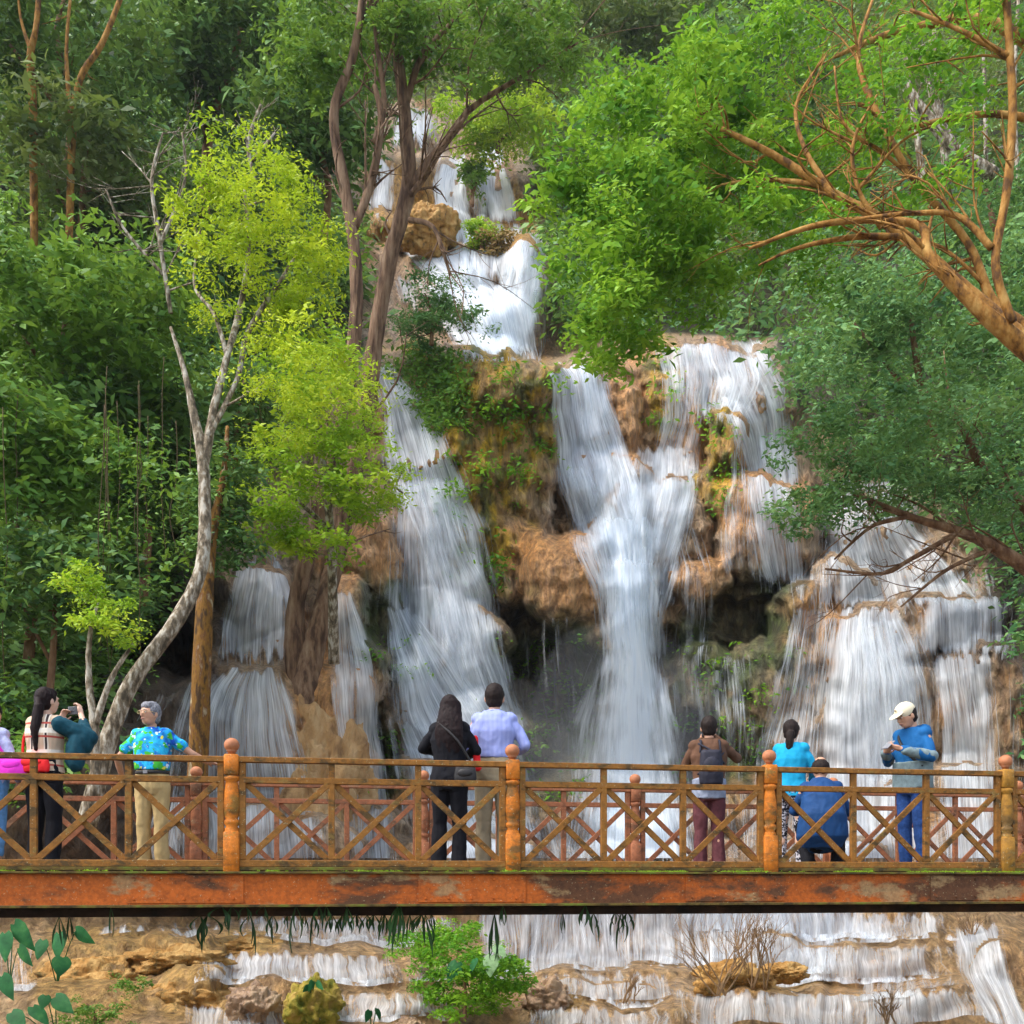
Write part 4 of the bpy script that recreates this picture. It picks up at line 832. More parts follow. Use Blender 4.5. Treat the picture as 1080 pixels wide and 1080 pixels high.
for w, z0, m in ((-.04, 0, M_gird), (BW+.04, 0, M_gird)):
    b = MB(); sgn = -1 if w < 0 else 1
    b.beam(BP(tmin, w, -.082), BP(tmax, w, -.082), .012, .25)
    bf = MB(); bf.beam(BP(tmin, w, .052), BP(tmax, w, .052), .12, .018); bf.beam(BP(tmin, w, -.215), BP(tmax, w, -.215), .14, .02); bf.build('flange', M_flange, br, False)
    for t_ in np.arange(-5.4, 14, 2.3):    # splice plates and rivets
        b.beam(BP(t_, w+sgn*.012, -.082), BP(t_+.9, w+sgn*.012, -.082), .012, .22)
        for r_ in np.arange(.06, .9, .19):
            for z_ in (-.005, -.16):
                c0 = BP(t_+r_, w+sgn*.02, z_); b.tube([c0, c0+perp*sgn*.010], [.012, .008], 8, 1)
    b.build('girder', M_gird, br, False)
b = MB()
for w in (.35, BW-.35): b.beam(BP(tmin, w, -.262), BP(tmax, w, -.262), .16, .10)
for t_ in np.arange(-6, 14.5, 1.15): b.beam(BP(t_, .04, -.13), BP(t_, BW-.04, -.13), .10, .16)
b.build('underframe', M_gird2, br, False)
b = MB(); b.beam(BP(tmin, .02, deckz+.008), BP(tmax, .02, deckz+.008), .06, .028); b.build('kerb_beam', M_flange, br, False)
# hidden piers outside the frame
for t_ in (-5.6, 13.5):
    for w in (.1, BW-.1): b = MB(); b.beam(BP(t_, w, -2.6), BP(t_, w, -.2), .3, .3, dirb); b.build('pier', M_gird2, br, False)
post_prof = [(.058, 0), (.058, .36), (.045, .375), (.062, .40), (.062, .425), (.046, .44), (.060, .47), (.066, .56), (.060, .66), (.050, .72), (.046, .74), (.064, .755), (.064, .78), (.048, .79)]
def post(t_, w, m, mb, sc=1.0):
    p = BP(t_, w, deckz-.03)
    o = MB(); M = Matrix((dirb, perp, Vector((0, 0, 1)))).transposed()
    o.lathe(p, [(r*sc, z) for r, z in post_prof], 16)
    o.box(p+Vector((0, 0, .79+.085)), (.115*sc, .115*sc, .17), M)
    o.box(p+Vector((0, 0, .17)), (.125*sc, .125*sc, .34), M)
    o = o.build('post', m, br)
    q = MB(); z = .962
    q.lathe(p+Vector((0, 0, z)), [(.030, 0), (.030, .018), (.045, .022)]+[(.062*math.sin(a), .075-.058*math.cos(a)) for a in np.linspace(.6, math.pi-.02, 9)], 18)
    q.build('finial', mb, o)
def panel(t0, t1, w, m, far=False):
    g = MB(); top = .965; md = .80; lo_ = .125
    a = .085; x0 = t0+a; x1 = t1-a
    root = MB(); root.beam(BP(t0+.045, w, top), BP(t1-.045, w, top), .085, .045); root = root.build('railing_panel', m, br, False)
    def pc(name, fn):
        b = MB(); fn(b); b.build(name, m, root, False)
    pc('middle_rail', lambda b: b.beam(BP(x0, w, md), BP(x1, w, md), .05, .05))
    pc('bottom_rail', lambda b: b.beam(BP(t0+.06, w, lo_), BP(t1-.06, w, lo_), .065, .055))
    n = 3; L = (x1-x0)/n
    for i in range(n+1):
        x = x0+L*i; pc('baluster', lambda b: b.beam(BP(x, w, lo_+.028), BP(x, w, top-.023), .046, .052, dirb))
    for i in range(n):
        p, q = x0+L*i+.03, x0+L*(i+1)-.03
        pc('brace', lambda b: b.beam(BP(p, w-.013, lo_+.03), BP(q, w-.013, md-.028), .024, .05, perp.cross((BP(q, 0, md)-BP(p, 0, lo_))).normalized() if False else Vector((0, 0, 1))))
        pc('brace', lambda b: b.beam(BP(p, w+.014, md-.028), BP(q, w+.014, lo_+.03), .024, .05))
for i in range(-2, 6):
    post(i*SP, .03, M_post if i in (0, 1, 2) else M_postb, M_ball); 
    if i < 5: panel(i*SP, (i+1)*SP, .03, M_rail)
FO = -.56
for i in range(-2, 6):
    post(FO+i*SP, BW-.03, M_far, M_ball, .95)
    if i < 5: panel(FO+i*SP, FO+(i+1)*SP, BW-.03, M_far)
# moss along the front flange
def mosscover():
    n = 2600; t_ = RNG.uniform(-3.2, 8, n); dn_ = fbm(t_*1.3, 0*t_+3, 0, 3); k = (dn_+.28*(t_ > 2.4) > .15) | (RNG.random(n) < .05); t_ = t_[k]; n = len(t_)
    pts = np.array([BP(a, -.045+RNG.uniform(-.045, .035), .064) for a in t_])
    v, f = clumps(pts, .012, 7, .012, .7, nrm_up=.4, asp=.8); o = np_mesh('moss', v, f, L_lime, smooth=False); tag(o, 'green moss growing along the front edge of the bridge', 'moss', kind='stuff')
mosscover()
# hanging ferns under the girder
M_fern = mat_noise('fern_leaf', [(.3, (.012, .03, .01)), (.6, (.03, .09, .02)), (.8, (.06, .16, .03))], 10, .6, .2)
def px_to_t(u, w):     # where the ray through column u meets the bridge line
    o = A0+perp*w; k = (u-540)/F; return (o.x-k*o.y)/(k*dirb.y-dirb.x)
fern0 = None
fl_ = [(u, random.uniform(12, 30)) for u in list(range(212, 300, 11))+list(range(305, 462, 8))+[60, 75, 120, 520, 527, 590, 618, 628, 650, 655, 662]]
for i, (u, L) in enumerate(fl_):
    w = random.choice([.05, .3, .35, .5]); t_ = px_to_t(u+random.uniform(-4, 4), w); z = -.225 if w < .1 else -.305
    if fern0 is None or i % 7 == 0:
        fe = empty('hanging_fern', BP(t_, w, z), 'dark strap leaved fern hanging under the bridge girder', 'fern', 'ferns hanging under the bridge'); fern0 = fe
        for k in range(4):
            b = MB(); a = random.uniform(0, 6.28); p = Vector(fe.location); pts = []; nn = 8; Lm = random.uniform(.12, .26); sd = Vector((math.cos(a), math.sin(a)*.6, 0))*random.uniform(.03, .09)
            sw = random.uniform(-.03, .03)
            for j in range(nn+1):
                q = j/nn; c0 = p+sd*math.sin(q*2.2)+Vector((sw*q*q, 0, -Lm*q)); wd = .013*math.sin(math.pi*(.08+.9*q))*(.8 if q > .4 else .5)
                pts += [c0+Vector((-wd, 0, 0)), c0+Vector((0, .006, 0)), c0+Vector((wd, 0, 0))]
            b.add(pts, [(j*3+m, (j+1)*3+m, (j+1)*3+m+1, j*3+m+1) for j in range(nn) for m in (0, 1)]); b.build('frond', M_fern, fe)
    else:
        c0 = fern0.copy(); C.objects.link(c0); c0.location = BP(t_, w, z); s = random.uniform(.6, 1.5); c0.scale = (random.choice([-1, 1])*s, s, s*random.uniform(.5, 1.3)); c0.rotation_euler.z = random.uniform(-.9, .9)
        for ch in list(fern0.children):
            c1 = ch.copy(); C.objects.link(c1); c1.parent = c0
# ================================================================ people
def capsule(b, p0, p1, r0, r1, n=12):
    p0 = Vector(p0); p1 = Vector(p1); ax = p1-p0; L = ax.length
    if L < 1e-5: ax = Vector((0, 0, 1)); L = 1e-5
    ax.normalize(); pts = []; rr = []
    for a in (-1.45, -1.0, -.5, 0): pts.append(p0+ax*(r0*math.sin(a))); rr.append(max(r0*math.cos(a), 1e-4))
    for a in (0, .5, 1.0, 1.45): pts.append(p1+ax*(r1*math.sin(a))); rr.append(max(r1*math.cos(a), 1e-4))
    b.tube(pts, rr, n, 1)
def ellip(b, c, r, M=None, n=16, m=10):
    v = []; f = []; M = M or Matrix.Identity(3)
    for i in range(m+1):
        a = math.pi*i/m; a = min(max(a, .02), math.pi-.02)
        for k in range(n):
            t = 2*math.pi*k/n; v.append(Vector(c)+M@Vector((r[0]*math.sin(a)*math.cos(t), r[1]*math.sin(a)*math.sin(t), r[2]*math.cos(a))))
    for i in range(m):
        for k in range(n): f.append((i*n+k, (i+1)*n+k, (i+1)*n+(k+1) % n, i*n+(k+1) % n))
    f.append(tuple(range(n))); f.append(tuple(m*n+k for k in reversed(range(n))))
    b.add(v, f)
def loft(b, rings, X, n=20, q=2.4):
    """rings: (centre, rx, ry) ; X = right axis"""
    v = []; f = []; m = len(rings)
    for i, (c, rx, ry) in enumerate(rings):
        T = (Vector(rings[min(i+1, m-1)][0])-Vector(rings[max(i-1, 0)][0])).normalized(); Y = T.cross(X).normalized()
        for k in range(n):
            t = 2*math.pi*k/n; cx, sy = math.cos(t), math.sin(t)
            cx = math.copysign(abs(cx)**(2/q), cx); sy = math.copysign(abs(sy)**(2/q), sy)
            v.append(Vector(c)+X*(rx*cx)+Y*(ry*sy))
    for i in range(m-1):
        for k in range(n): f.append((i*n+k, i*n+(k+1) % n, (i+1)*n+(k+1) % n, (i+1)*n+k))
    f.append(tuple(reversed(range(n)))); f.append(tuple((m-1)*n+k for k in range(n)))
    b.add(v, f)
def remeshed(b, name, mat, parent, T, voxel=.009, smooth=4, fold=0.0, fs=9, seed=0):
    me = bpy.data.meshes.new('tmp'); me.from_pydata([tuple(T@Vector(p)) for p in b.v], [], b.f); me.update()
    o = bpy.data.objects.new('tmp', me); C.objects.link(o)
    m = o.modifiers.new('r', 'REMESH'); m.mode = 'VOXEL'; m.voxel_size = voxel; m.use_smooth_shade = True
    s = o.modifiers.new('s', 'SMOOTH'); s.factor = .5; s.iterations = smooth
    bpy.context.view_layer.update(); dg = bpy.context.evaluated_depsgraph_get()
    me2 = bpy.data.meshes.new_from_object(o.evaluated_get(dg)); bpy.data.objects.remove(o)
    nv = len(me2.vertices); a = np.empty(nv*3, np.float32); me2.vertices.foreach_get('co', a); a = a.reshape(-1, 3)
    if fold:
        nn = np.empty(nv*3, np.float32); me2.vertices.foreach_get('normal', nn); nn = nn.reshape(-1, 3)
        fv = fbm(a[:, 0]*fs+seed, a[:, 1]*fs, a[:, 2]*fs*.45, 3); fv2 = 1-np.abs(pn(a[:, 0]*fs*1.3+seed, a[:, 1]*fs*1.3, a[:, 2]*fs*.9+seed))*2
        a = a+nn*(fold*(fv+.5*fv2))[:, None]
    a = a-np.array(parent_off(parent), np.float32)
    me2.vertices.foreach_set('co', a.astype(np.float32).ravel()); me2.materials.clear(); me2.materials.append(mat)
    me2.polygons.foreach_set('use_smooth', [True]*len(me2.polygons)); me2.name = name; me2.update()
    return link(bpy.data.objects.new(name, me2), parent)
M_skin = plain('skin', (.56, .30, .19), .5, .4, .12, 14, .05); M_skin2 = plain('skin_fair', (.68, .42, .30), .5, .4, .1, 14, .05)
M_hair = mat_noise('black_hair', [(.3, (.008, .006, .006)), (.7, (.03, .018, .014))], 30, .6, .5, 60, (3, 3, .4), .006, spec=.15)
M_hairr = mat_noise('dark_red_hair', [(.3, (.005, .003, .003)), (.7, (.018, .007, .007))], 30, .6, .5, 60, (3, 3, .4), .006, spec=.15)
M_grey = mat_noise('grey_hair', [(.3, (.08, .08, .09)), (.7, (.30, .30, .33))], 40, .6, .5, 60, (2, 2, 1), .006)
M_black = plain('black_cloth', (.006, .006, .009), .85, .2); M_dk = plain('dark_leather', (.02, .018, .018), .5)
M_jean = plain('blue_denim', (.02, .06, .20), .85, .2, .3, 40); M_lj = plain('light_denim', (.14, .33, .62), .85, .2, .25, 30)
M_khaki = plain('khaki_cloth', (.50, .36, .16), .85, .2, .12, 12); M_tan = plain('tan_trousers', (.30, .24, .15), .85, .2, .15, 12)
M_mar = plain('maroon_trousers', (.11, .035, .04), .85, .2); M_brown = plain('brown_jacket_cloth', (.12, .06, .035), .85, .2, .2, 12)
M_cyan = plain('cyan_cloth', (.012, .34, .58), .8, .2, .1, 8); M_blue = plain('blue_coat_cloth', (.008, .05, .16), .75, .25, .15, 8)
M_blue2 = plain('blue_jacket_cloth', (.008, .10, .28), .8, .2, .15, 10); M_gsh = plain('grey_green_cloth', (.18, .24, .25), .85, .2)
M_lav = plain('lavender_cloth', (.42, .45, .68), .85, .2); M_teal = plain('teal_cloth', (.006, .055, .08), .8, .2)
M_red = plain('red_cloth', (.75, .012, .015), .7, .3, .15, 8); M_mag = plain('magenta_cloth', (.78, .03, .55), .7, .3, .1, 8)
M_shoe = plain('black_shoe', (.03, .027, .026), .5); M_shb = plain('blue_shoe', (.01, .18, .55), .5); M_sole = plain('shoe_sole', (.5, .48, .42), .6)
M_cap = plain('cream_cap', (.78, .68, .48), .8, .2, .06); M_metal = plain('phone_metal', (.25, .25, .27), .3, .6, .1); M_scr = plain('phone_glass', (.02, .02, .03), .15, .6)
M_white = plain('white_eye', (.75, .72, .68), .3); M_lip = plain('lip', (.40, .15, .12), .5); M_gold = plain('gold_frame', (.5, .36, .16), .3, .6)
def hawaiian():
    t = NT('hawaiian_print'); o = t.obj(); n = t.noise(o, 7, 3, .6, .6); n2 = t.noise(o, 11.5, 2, .5, .3); n3 = t.noise(t.map(o, (1, 1, 1.2)), 15, 2, .5)
    c = t.ramp(n, [(.36, (.01, .08, .45)), (.46, (.02, .35, .75)), (.54, (.03, .55, .85)), (.60, (.02, .20, .62))])
    c = t.mix(c, (.06, .48, .05), t.ramp(n2, [(.56, 0.), (.58, 1.)])); c = t.mix(c, (.7, .85, .92), t.ramp(n3, [(.64, 0.), (.66, 1.)])); c = t.mix(c, (.75, .7, .08), t.ramp(t.noise(o, 19, 1), [(.68, 0.), (.70, 1.)]))
    return t.end(t.bsdf(c, .8, .2))
def stripes(name, a, b_, sc, mp=(1, 0, 0)):
    t = NT(name); w = t.n('ShaderNodeTexWave', {'Vector': t.map(t.obj(), mp), 'Scale': sc, 'Distortion': .6, 'Detail': 1.0}, wave_type='BANDS', bands_direction='X').outputs['Fac']
    return t.end(t.bsdf(t.ramp(w, [(.45, a), (.6, b_)]), .8, .2))
def check():
    t = NT('beige_check'); o = t.obj(); c = (.62, .46, .32)
    f = lambda d, k, th: t.ramp(t.n('ShaderNodeTexWave', {'Vector': o, 'Scale': k, 'Distortion': .8, 'Detail': 1.0}, bands_direction=d).outputs['Fac'], [(th, 0.), (th+.04, 1.)])
    c = t.mix(c, (.80, .70, .58), f('X', 2.4, .80)); c = t.mix(c, (.04, .03, .03), f('X', 2.4, .93)); c = t.mix(c, (.45, .08, .06), f('Z', 2.6, .93)); c = t.mix(c, (.82, .74, .62), f('Z', 1.7, .85))
    return t.end(t.bsdf(c, .85, .2))
def leggy():
    t = NT('speckled_leggings'); n = t.noise(t.obj(), 42, 2, .5); return t.end(t.bsdf(t.ramp(n, [(.50, (.02, .02, .03)), (.53, (.6, .58, .62))]), .85, .2))
M_haw, M_strp, M_chk, M_leg = hawaiian(), stripes('blue_striped_shirt', (.22, .26, .62), (.42, .48, .80), 26), check(), leggy()

def hand(b, wr, fd, pn_, side, curl=.5, s=1.0, spread=.12):
    """palm, four unequal bent fingers, thumb off the side of the palm"""
    wr = Vector(wr); fd = Vector(fd).normalized(); nn = Vector(pn_); nn = (nn-fd*nn.dot(fd)).normalized(); sx = fd.cross(nn)*side
    M = Matrix((sx, fd, nn)).transposed(); c = wr+fd*.045*s
    ellip(b, c, (.040*s, .052*s, .017*s), M, 12, 8); capsule(b, wr-fd*.01, c, .026*s, .024*s, 10)
    for i, (off, ln) in enumerate(((-.030, .068), (-.010, .078), (.010, .073), (.029, .058))):
        p = c+fd*.040*s+sx*off*s; d = (fd+sx*off*spread*20*.1).normalized(); q = p
        for j, (k, a) in enumerate(((.42, curl*.7), (.32, curl*1.7), (.26, curl*2.5))):
            dd_ = (d*math.cos(a)+nn*math.sin(a)); e = q+dd_*ln*k*s; capsule(b, q, e, (.0092-.001*j)*s, (.0086-.001*j)*s, 8); q = e
    p = wr+fd*.025*s-sx*.030*s; a1 = (fd*.6-sx*.65+nn*(.3+curl*.3)).normalized(); e = p+a1*.036*s; capsule(b, p, e, .0125*s, .0105*s, 8)
    a2 = (fd*.9-sx*.15+nn*(.35+curl*.5)).normalized(); capsule(b, e, e+a2*.032*s, .0105*s, .009*s, 8)
def person(label, u, w, vtop, h, arms, mats, legs=None, pelvis=None, neck=None, headang=(0, 0), hair='short', sleeve=1.0, female=False, hem=.80, tfull=1.0, face=False, glasses=False, cap=False, coat=None, seed=0, z0=None, Hfix=None, lean=0, extras=None):
    t_ = px_to_t(u, w); base = BP(t_, w, deckz); H = Hfix or (HZ-vtop)*base.y/F-deckz; s = H/1.70
    hr = R(h); X = Vector((math.cos(hr), -math.sin(hr), 0)); Y = Vector((math.sin(hr), math.cos(hr), 0))
    Tm = Matrix.Translation(base)@Matrix(((X.x, Y.x, 0), (X.y, Y.y, 0), (0, 0, 1))).to_4x4()@Matrix.Scale(s, 4)
    root = empty('person', base, label, 'person')
    pel = Vector(pelvis or (0, 0, .90)); nk = Vector(neck or (0, .015+lean, 1.43)); up = (nk-pel).normalized(); RX = Vector((1, 0, 0)); FW = up.cross(RX)*-1
    FW = RX.cross(up)*-1 if RX.cross(up).y > 0 else RX.cross(up); FW = Vector((0, up.z, -up.y))
    sw = .148 if female else .168; hip = .165 if female else .158
    L = (nk-pel).length/.53
    at = lambda z: pel+up*((z-.90)*L)
    def torso(b, g, zlo=.80, zhi=1.47, belly=0.0):
        prof = [(.78, hip*.72, .10), (.84, hip*.97, .118), (.92, hip, .120), (1.03, .135 if female else .146, .100+belly), (1.14, .138 if female else .154, .105+belly*.8), (1.27, .158 if female else .176, .115), (1.36, sw*.93, .100), (1.415, sw*.74, .080), (1.455, .078, .062), (1.48, .056, .056)]
        rings = []
        for z, rx, ry in prof:
            if zlo <= z <= zhi: rings.append((at(z)-FW*(.008 if z > 1.2 else 0), rx+g, ry+g))
        loft(b, rings, RX)
    hips = [Vector((-.085, 0, 0))+at(.86), Vector((.085, 0, 0))+at(.86)]
    legs = legs or [((-.095, .01, .47), (-.10, -.02, .07)), ((.095, .01, .47), (.10, -.02, .07))]
    sh = [at(1.385)-RX*sw*.93, at(1.385)+RX*sw*.93]
    hy, hp = R(headang[0]), R(headang[1]); HM = (Matrix.Rotation(-hy, 3, 'Z')@Matrix.Rotation(hp, 3, 'X'))*1.09
    hb = nk+up*.04; hc = hb+Vector((0, .015, .0))+HM@Vector((0, .012, .115))
    # body
    b = MB(); torso(b, 0)
    capsule(b, at(1.42), hb+Vector((0, .005, .03)), .054, .050)
    ellip(b, hc, (.074, .092, .108), HM); ellip(b, hc+HM@Vector((0, .022, -.062)), (.052, .062, .050), HM)
    ellip(b, hc+HM@Vector((0, .095, -.016)), (.012, .020, .024), HM); ellip(b, hc+HM@Vector((0, .086, -.052)), (.022, .012, .010), HM)
    for k in (-1, 1): ellip(b, hc+HM@Vector((k*.077, -.005, -.012)), (.009, .018, .030), HM); ellip(b, hc+HM@Vector((k*.030, .082, .022)), (.022, .010, .008), HM)
    for i in (0, 1):
        kn, an = Vector(legs[i][0]), Vector(legs[i][1]); capsule(b, hips[i], kn, .080, .052); capsule(b, kn+Vector((0, -.008, -.02)), kn.lerp(an, .35)+Vector((0, -.012, 0)), .050, .052); capsule(b, kn.lerp(an, .35), an, .050, .034)
        ft = Vector(legs[i][2]) if len(legs[i]) > 2 else Vector((0, 1, 0)); capsule(b, an+Vector((0, 0, -.02)), an+ft*.11+Vector((0, 0, -.035)), .036, .030)
        el, wr = Vector(arms[i][0]), Vector(arms[i][1]); capsule(b, sh[i], sh[i].lerp(el, .5), .046, .042); capsule(b, sh[i].lerp(el, .5), el, .042, .035); capsule(b, el, el.lerp(wr, .4), .037, .036); capsule(b, el.lerp(wr, .4), wr, .036, .025)
        fd, pnn, curl = arms[i][2], arms[i][3], arms[i][4]
        hand(b, wr, fd, pnn, 1 if i else -1, curl)
    remeshed(b, 'body', mats['skin'], root, Tm, .0068, 3)
    # trousers
    b = MB(); gt = .014
    torso(b, gt, .78, 1.04); 
    for i in (0, 1):
        kn, an = Vector(legs[i][0]), Vector(legs[i][1]); fl_w = mats.get('flare', .062)
        capsule(b, hips[i], kn, .098 if not mats.get('tight') else .084, .070 if not mats.get('tight') else .058); capsule(b, kn, an.lerp(kn, 1-tfull)+Vector((0, 0, .0)), .066 if not mats.get('tight') else .056, fl_w)
    remeshed(b, 'trousers', mats['legs'], root, Tm, .010, 2, .010, 9, seed)
    # top
    b = MB(); torso(b, .022, hem, 1.46, mats.get('belly', 0))
    if coat: coat(b, at)
    for i in (0, 1):
        el, wr = Vector(arms[i][0]), Vector(arms[i][1])
        ellip(b, sh[i]-RX*(.012*(1 if i else -1))+up*.004, (.076, .074, .068))
        capsule(b, sh[i]-(RX*.03 if i else -RX*.03), sh[i].lerp(el, .5), .062, .056)
        if sleeve >= 1: capsule(b, sh[i].lerp(el, .5), el, .056, .049); capsule(b, el, el.lerp(wr, .95 if sleeve >= 1 else 0), .049, .038)
        else: capsule(b, sh[i].lerp(el, .5), sh[i].lerp(el, sleeve+.15), .062, .064)
    remeshed(b, mats.get('topname', 'shirt'), mats['top'], root, Tm, .0095, 2, .009, 9, seed+5)
    def W(p): return Tm@Vector(p)
    # collar
    b = MB()
    for k in range(10):
        pass
    if mats.get('collar'):
        pts = [at(1.455)+RX*(.068*math.cos(a))+FW*(.066*math.sin(a))+up*(.004-.02*max(0, math.sin(a))) for a in np.linspace(math.pi*.62, math.pi*2.38, 14)]
        for i in range(len(pts)-1): capsule(b, pts[i], pts[i+1], .017, .017, 8)
        remeshed(b, 'collar', mats['top'], root, Tm, .008, 1)
    # shoes
    for i in (0, 1):
        an = Vector(legs[i][1]); ft = (Vector(legs[i][2]) if len(legs[i]) > 2 else Vector(((-1, 1)[i]*.18, 1, 0))).normalized(); b = MB(); g = an.copy(); g.z -= .035
        capsule(b, g-ft*.035, g+ft*.05, .044, .044); capsule(b, g+ft*.05+Vector((0, 0, -.003)), g+ft*.145+Vector((0, 0, -.008)), .044, .034); capsule(b, an+Vector((0, 0, .01)), g, .044, .044)
        remeshed(b, 'shoe', mats['shoe'], root, Tm, .009, 2)
    # hair
    b = MB()
    hm = mats['hair']
    if hair != 'bald':
        ellip(b, hc+HM@Vector((0, -.020, .022)), (.083, .090, .100), HM, 20, 14); ellip(b, hc+HM@Vector((0, .030, .068)), (.064, .056, .044), HM); ellip(b, hc+HM@Vector((0, -.035, -.035)), (.072, .062, .062), HM)
        for k in (-1, 1):
            if not cap: ellip(b, hc+HM@Vector((k*.066, .008, .026)), (.016, .036, .042), HM)
    else:
        ellip(b, hc+HM@Vector((0, -.026, .005)), (.083, .082, .082), HM, 20, 14)
        for k in (-1, 1): ellip(b, hc+HM@Vector((k*.066, .006, -.002)), (.018, .044, .044), HM)
    if hair == 'long':
        loft(b, [(hc+Vector((.01, -.02+y, z)), rx*1.15, ry) for z, y, rx, ry in ((.09, 0, .05, .04), (.04, -.02, .088, .075), (-.05, -.05, .098, .065), (-.14, -.10, .110, .048), (-.24, -.125, .122, .042), (-.34, -.125, .120, .036), (-.43, -.12, .095, .028), (-.49, -.115, .05, .015))], Vector((1, 0, 0)), 22, 2.1)
    if hair == 'pony':
        capsule(b, hc+HM@Vector((0, -.09, .01)), hc+Vector((.01, -.13, -.08)), .030, .045); capsule(b, hc+Vector((.01, -.13, -.08)), hc+Vector((.0, -.155, -.27)), .046, .050); capsule(b, hc+Vector((.0, -.155, -.27)), hc+Vector((.0, -.15, -.47)), .050, .022)
    if hair == 'bun':
        ellip(b, hc+Vector((.005, -.115, -.045)), (.050, .035, .048)); capsule(b, hc+Vector((0, -.115, -.06)), hc+Vector((-.01, -.115, -.20)), .045, .048); ellip(b, hc+Vector((-.01, -.115, -.20)), (.052, .036, .06))
    remeshed(b, 'hair', hm, root, Tm, .0075, 2, .004, 30, seed)
    if hair in ('long', 'pony', 'bun'):
        b = MB(); rs = random.Random(seed); zz = (-.10, -.50) if hair == 'long' else ((-.1, -.46) if hair == 'pony' else (-.08, -.24)); wd = .115 if hair == 'long' else .035
        for _ in range(46 if hair == 'long' else 16):
            x = rs.uniform(-1, 1)*wd; yb = -(.115 if hair == 'long' else .165)+(.05*(x/wd)**2 if hair == 'long' else .02); ze = zz[1]+rs.uniform(-.03, .07)
            b.tube([W(hc+Vector((x*.55, yb+.02, zz[0]+.05))), W(hc+Vector((x, yb-rs.uniform(0, .02), zz[0]*.5+ze*.5))), W(hc+Vector((x*rs.uniform(.7, 1.1), yb+.01, ze)))], [.0035*s, .005*s, .0015*s], 4, 3)
        b.build('loose_strands', hm, root)
    if hair == 'bun':
        b = MB(); b.tube([W(hc+Vector((.005+.028*math.cos(a), -.128, -.075+.020*math.sin(a)))) for a in np.linspace(0, 6.28, 12)], [.008*s]*12, 6, 1); b.build('hair_tie', M_grey, root)
    if face:
        for k in (-1, 1):
            b = MB(); ellip(b, W(hc+HM@Vector((k*.030, .084, .008))), (.011*s, .011*s, .006*s)); e = b.build('eye', M_white, root)
            b = MB(); ellip(b, W(hc+HM@Vector((k*.030, .0915, .008))), (.0055*s, .005*s, .0052*s)); b.build('iris', M_dk, e)
            b = MB(); b.tube([W(hc+HM@Vector((k*x, y, z))) for x, y, z in ((.014, .092, .026), (.030, .091, .031), (.046, .080, .026))], [.0035*s]*3, 6, 2); b.build('eyebrow', hm, root)
        b = MB(); b.tube([W(hc+HM@Vector((x, .0975-abs(x)*.35, -.053+abs(x)*.1))) for x in (-.022, -.008, .008, .022)], [.002*s, .0045*s, .0045*s, .002*s], 6, 2); b.build('mouth', M_lip, root)
    if glasses:
        b = MB()
        for k in (-1, 1):
            b.tube([W(hc+HM@Vector((k*.031+.020*math.cos(a), .104, .006+.015*math.sin(a)))) for a in np.linspace(0, 6.2832, 14)], [.0022*s]*14, 5, 1)
            b.tube([W(hc+HM@Vector((k*.051, .102, .010))), W(hc+HM@Vector((k*.078, .05, .012))), W(hc+HM@Vector((k*.080, -.005, .002)))], [.0022*s]*3, 5, 1)
        b.tube([W(hc+HM@Vector((-.011, .104, .010))), W(hc+HM@Vector((.011, .104, .010)))], [.002*s]*2, 5, 1); b.build('glasses', M_gold, root)
    if cap:
        b = MB(); ellip(b, hc+HM@Vector((0, -.004, .045)), (.086, .104, .085), HM, 20, 12)
        HB = HM@Matrix.Rotation(R(-14), 3, 'X'); ellip(b, hc+HM@Vector((0, .105, .042)), (.072, .075, .010), HB, 18, 8); ellip(b, hc+HM@Vector((0, 0, .128)), (.010, .010, .006), HM)
        c_o = remeshed(b, 'cap', M_cap, root, Tm, .0075, 2)
        b = MB(); ellip(b, W(hc+HM@Vector((.0, .098, .085))), (.014*s, .008*s, .008*s)); b.build('badge', M_tan, c_o)
    if mats.get('belt'):
        b = MB(); loft(b, [(at(z), (.150+mats.get('belly', 0)*.4)+.012, .122+mats.get('belly', 0)) for z in (.985, .99, 1.015, 1.02)], RX); bo = remeshed(b, 'belt', M_dk, root, Tm, .008, 1)
        b = MB(); b.box(W(at(1.002)+FW*(.136+mats.get('belly', 0))), (.045*s, .012*s, .032*s), Tm.to_3x3().normalized()); b.build('buckle', M_metal, bo, False)
    if extras: extras(root, W, hc, HM, at, Tm, s, FW)
    return root, W, s, Tm, at, FW, hc
UP = (0, 0, 1)
def phone(label, W, c, fwd, Tm, s, upv=(0, 0, 1), sz=(.145, .009, .072), name='phone'):
    M = Tm.to_3x3().normalized(); y = Vector(fwd).normalized(); z = Vector(upv); z = (z-y*z.dot(y)).normalized(); x = y.cross(z); M = M@Matrix((x, y, z)).transposed()
    c = W(c); t = empty(name, c, label, 'phone'); b = MB(); b.box(c, [k*s for k in sz], M); b.build('case', M_metal, t, False)
    b = MB(); b.box(c-M@Vector((0, sz[1]*.55*s, 0)), (sz[0]*.92*s, .002*s, sz[2]*.9*s), M); b.build('screen', M_scr, t, False); return t
